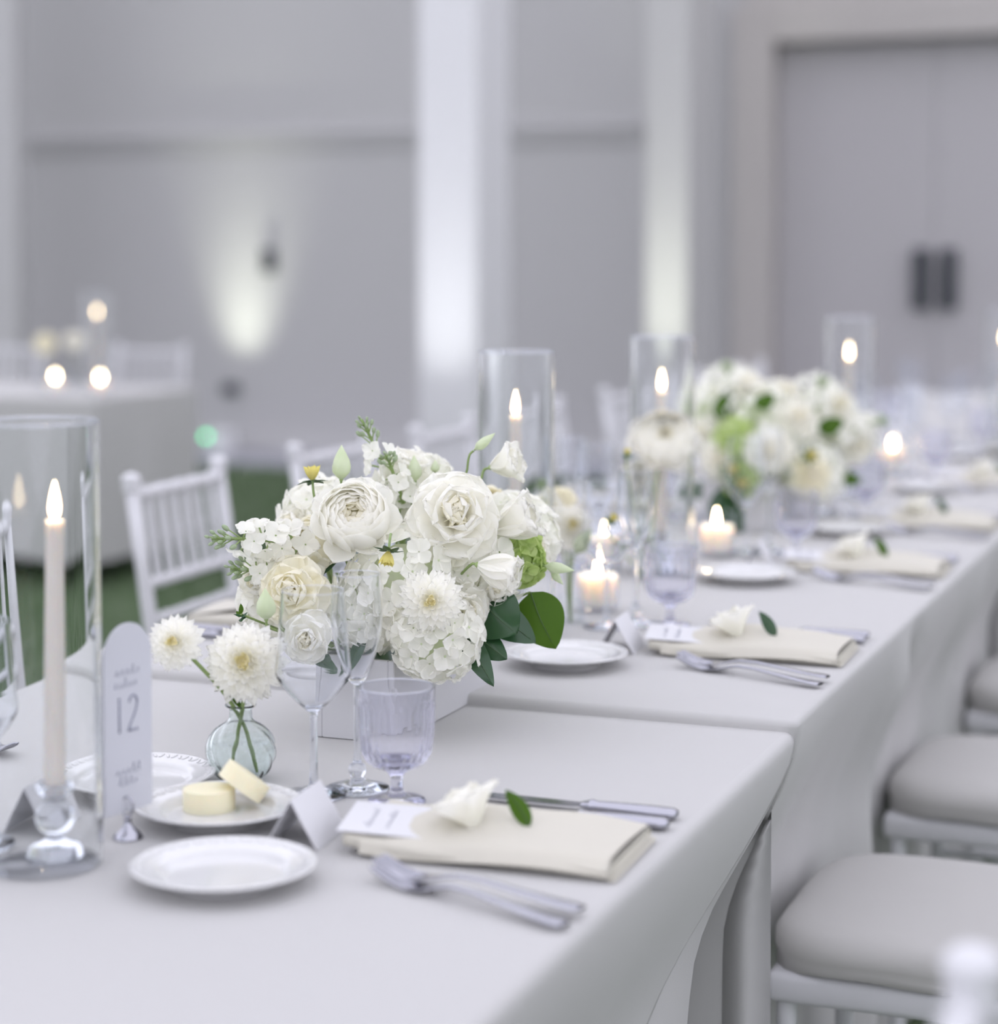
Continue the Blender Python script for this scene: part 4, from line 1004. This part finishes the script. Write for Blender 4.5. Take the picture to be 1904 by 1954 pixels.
two = [(.0005, 0, .106), (.0030, 0, .1105), (.0070, 0, .112), (.0110, 0, .1095), (.0120, 0, .104), (.0100, 0, .097), (.0055, 0, .089), (.0010, 0, .0815), (-.0004, 0, .0785)]
dg.add(tube([(x, -.0014, z) for x, y, z in cat(two, 4)] + [(.006, -.0014, .0785), (.0130, -.0014, .0785)], .0011, 5))
obj('printed_number', dg.mesh('digits', M_INK), nc, label='grey printed 12')
for k, (w_, h_, n_, x_, z_, r_) in enumerate(((.036, .0080, 5, -.018, .134, .0003), (.034, .0075, 5, -.020, .122, .0003), (.036, .0080, 5, -.018, .038, .0003), (.028, .007, 4, -.014, .027, .0003))):
    obj('printed_script', mesh_of('script', squiggle(w_, h_, n_, 5 + k, r_), M_INK, M=TR(x_, -.0014, z_)), nc, label='line of grey script')

# butter
bp = T(1.800, .997, TZ + .0006); plate('white bread plate holding two rounds of butter', bp, 'white bread plates')
def butter_vf(r, h): return lathe(sprof([(0, 0), (r - .002, 0), (r, .002), (r, h - .002), (r - .002, h), (0, h + .0005)], 3), 40)
b1 = P(399, 1543, TZ + .007); b1.z = TZ + .0068
tag(obj('butter_round', mesh_of('butter', butter_vf(.026, .021), M_BUTTER), M=at(b1)), 'round of pale butter lying flat on the plate', 'butter', 'rounds of butter')
b2 = P(455, 1540, TZ + .0068)
tag(obj('butter_round', mesh_of('butter', butter_vf(.025, .019), M_BUTTER), M=Matrix.Translation(b2 + Vector((.0005, .0, .0185))) @ RZ(R(20)) @ RY(R(38)) @ TR(0, 0, -.0)), 'round of pale butter leaning on the flat one', 'butter', 'rounds of butter')

# ------------------------------------------------------------------ place settings
def setting(nm, u0, side, top, what, fl=True, seed=0, dplate=(-.190, .341), dtent=(-.033, .338), dgob=(.113, .307)):
    """nm: how the setting is named in labels; local x to the diner's right, y away from the diner, origin on the table edge"""
    S = TM @ (TR(u0, VE, top) if side == 0 else TR(u0, VF, top) @ RZ(math.pi))
    def L(x, y, z=0.0006): return S @ Vector((x, y, z))
    e = 0 if side == 0 else math.pi
    if 'plate' in what: plate('white bread plate ' + nm, L(*dplate), 'white bread plates')
    if 'fork' in what:
        fork('outer silver fork ' + nm, S @ TR(-.205, .012, .0006) @ RZ(R(-19)), 'silver forks')
        fork('inner silver fork ' + nm, S @ TR(-.170, .010, .0036) @ RZ(R(-13)), 'silver forks')
    if 'napkin' in what: napkin('cream folded napkin ' + nm, S @ TR(0, .152, .0006) @ RZ(R(2)), 'cream folded napkins')
    if 'knife' in what:
        knife('inner silver knife ' + nm, S @ TR(.118, .018, .0006) @ RZ(R(1)), 'silver knives')
        knife('outer silver knife ' + nm, S @ TR(.155, .020, .0006) @ RZ(R(-1)), 'silver knives')
    if 'goblet' in what: goblet('ribbed water goblet ' + nm, L(*dgob), 'ribbed water goblets')
    if 'flute' in what: flute('champagne flute ' + nm, L(.148, .368), 'champagne flutes')
    if 'wine' in what: wineglass('wine glass ' + nm, L(.110, .400), 'wine glasses')
    if 'tent' in what: tent_card('white folded place card ' + nm, S @ TR(*dtent, .0006) @ RZ(R(6)), 'white place cards', seed)
    if 'menu' in what: flat_card('menu_card', 'white card tucked in the napkin ' + nm, S @ TR(-.022, .240, .0235) @ RZ(R(12)) @ RX(R(3)) @ RY(R(-4)), .085, .11, 'cards tucked in napkins', seed + 40)
    if 'bloom' in what:
        GROUP[0] = 'flowers laid on the napkins'
        p = L(.060, .170, .040); dn = (S.to_3x3() @ Vector((.2, .45, .9)))
        bell('white bloom laid on the napkin ' + nm, L(-.025, .165, .024), (S.to_3x3() @ Vector((.05, .35, .80))), .028, 80 + seed, L(-.02, .12, .024), 40)
        leaf('green leaf on the napkin ' + nm, L(-.005, .118, .026), L(-.010, .140, .060), S.to_3x3() @ Vector((-.75, -.45, .2)), .018, M_LEAF2 if seed % 2 else M_LEAF, seed)
ALL = ('plate', 'fork', 'napkin', 'knife', 'goblet', 'flute', 'wine', 'tent', 'menu', 'bloom')
setting('at the nearest place in the foreground', 1.81, 0, TZ, ALL, seed=1)
setting('at the first place past the table join', 2.78, 0, TZ + .014, ALL, seed=2, dplate=(-.179, .362), dtent=(-.04, .33), dgob=(.147, .314))
setting('at the second place past the table join', 3.595, 0, TZ + .014, ALL, seed=3, dplate=(-.207, .316))
setting('at the third place past the table join', 4.24, 0, TZ + .014, ALL, seed=4, dplate=(-.21, .28))
setting('at the fourth place past the table join', 5.13, 0, TZ + .004, ALL, seed=5, dplate=(-.21, .285))
setting('at the fifth place past the table join', 5.95, 0, TZ + .004, ('plate', 'napkin', 'goblet', 'flute', 'wine', 'bloom'), seed=6)
setting('at the sixth place past the table join', 6.75, 0, TZ + .004, ('plate', 'napkin', 'goblet', 'flute', 'wine'), seed=7)
setting('at the far-side place in the left foreground', 1.81, 1, TZ, ('plate', 'fork', 'tent'), seed=8, dplate=(-.067, .424), dtent=(.085, .410))
setting('at the far-side place before the spindle-back chair', 2.76, 1, TZ + .014, ('napkin', 'knife', 'plate', 'goblet', 'wine', 'flute'), seed=9)
setting('at the far-side place behind the main centrepiece', 3.58, 1, TZ + .014, ('napkin', 'plate', 'goblet', 'wine', 'flute'), seed=10)
setting('at the far-side place behind the second centrepiece', 4.3, 1, TZ + .014, ('napkin', 'goblet', 'wine', 'flute'), seed=11)
setting('at the far-side place past the second centrepiece', 5.2, 1, TZ + .004, ('napkin', 'goblet', 'wine', 'flute'), seed=12)
setting('at the far-side place deepest in the blur', 6.0, 1, TZ + .004, ('goblet', 'wine', 'flute'), seed=13)
setting('at the far-side place beyond the last taper', 6.8, 1, TZ + .004, ('goblet', 'wine', 'flute'), seed=14)
wineglass('wine glass whose foot shows at the left picture edge', P(-45, 1612), 'wine glasses')

# ------------------------------------------------------------------ back table at the left
bc = (7.085, 4.46)
o = obj('tablecloth', cloth_mesh(tablecloth(bc[0], bc[0] + .80, bc[1], bc[1] + 1.9, TZ, 8, lean=.0, hem=.10)), M=TM)
tag(o, 'ivory cloth over the blurred back table at the left', 'tablecloth')
GB = 'chairs at the back table'
chair('white chair back behind the right half of the back table', 0, 0, 0, GB, TM @ TR(bc[0] + 1.02, su(272, bc[0] + 1.2), 0) @ RZ(R(90)))
chair('white chair back behind the left end of the back table', 0, 0, 0, GB, TM @ TR(bc[0] + 1.02, su(2, bc[0] + 1.2), 0) @ RZ(R(90)))
def BT(du, dv): return T(bc[0] + du, bc[1] + dv, TZ)
def onbt(px, du): return T(bc[0] + du, su(px, bc[0] + du), TZ)
votive('glowing votive at the left on the back table', onbt(104, .22), 'votives on the back table')
votive('glowing votive at the right on the back table', onbt(190, .22), 'votives on the back table')
w = onbt(185, .35)
hurricane('hurricane glass on the back table', 'lit ivory taper on the back table', 'clear candlestick on the back table', w, w)
GROUP[0] = 'blooms on the back table'
q = cyl_vase('small clear vase on the back table', onbt(85, .42), .025, .09)
ruffled('cream bloom in the vase on the back table', PD(86, 655, q.y), (0, -1, .3), .05, 91, q, True)
q = cyl_vase('second small clear vase on the back table', onbt(138, .45), .025, .09)
ruffled('white bloom in the second vase on the back table', PD(140, 650, q.y), (0, -1, .3), .045, 92, q)
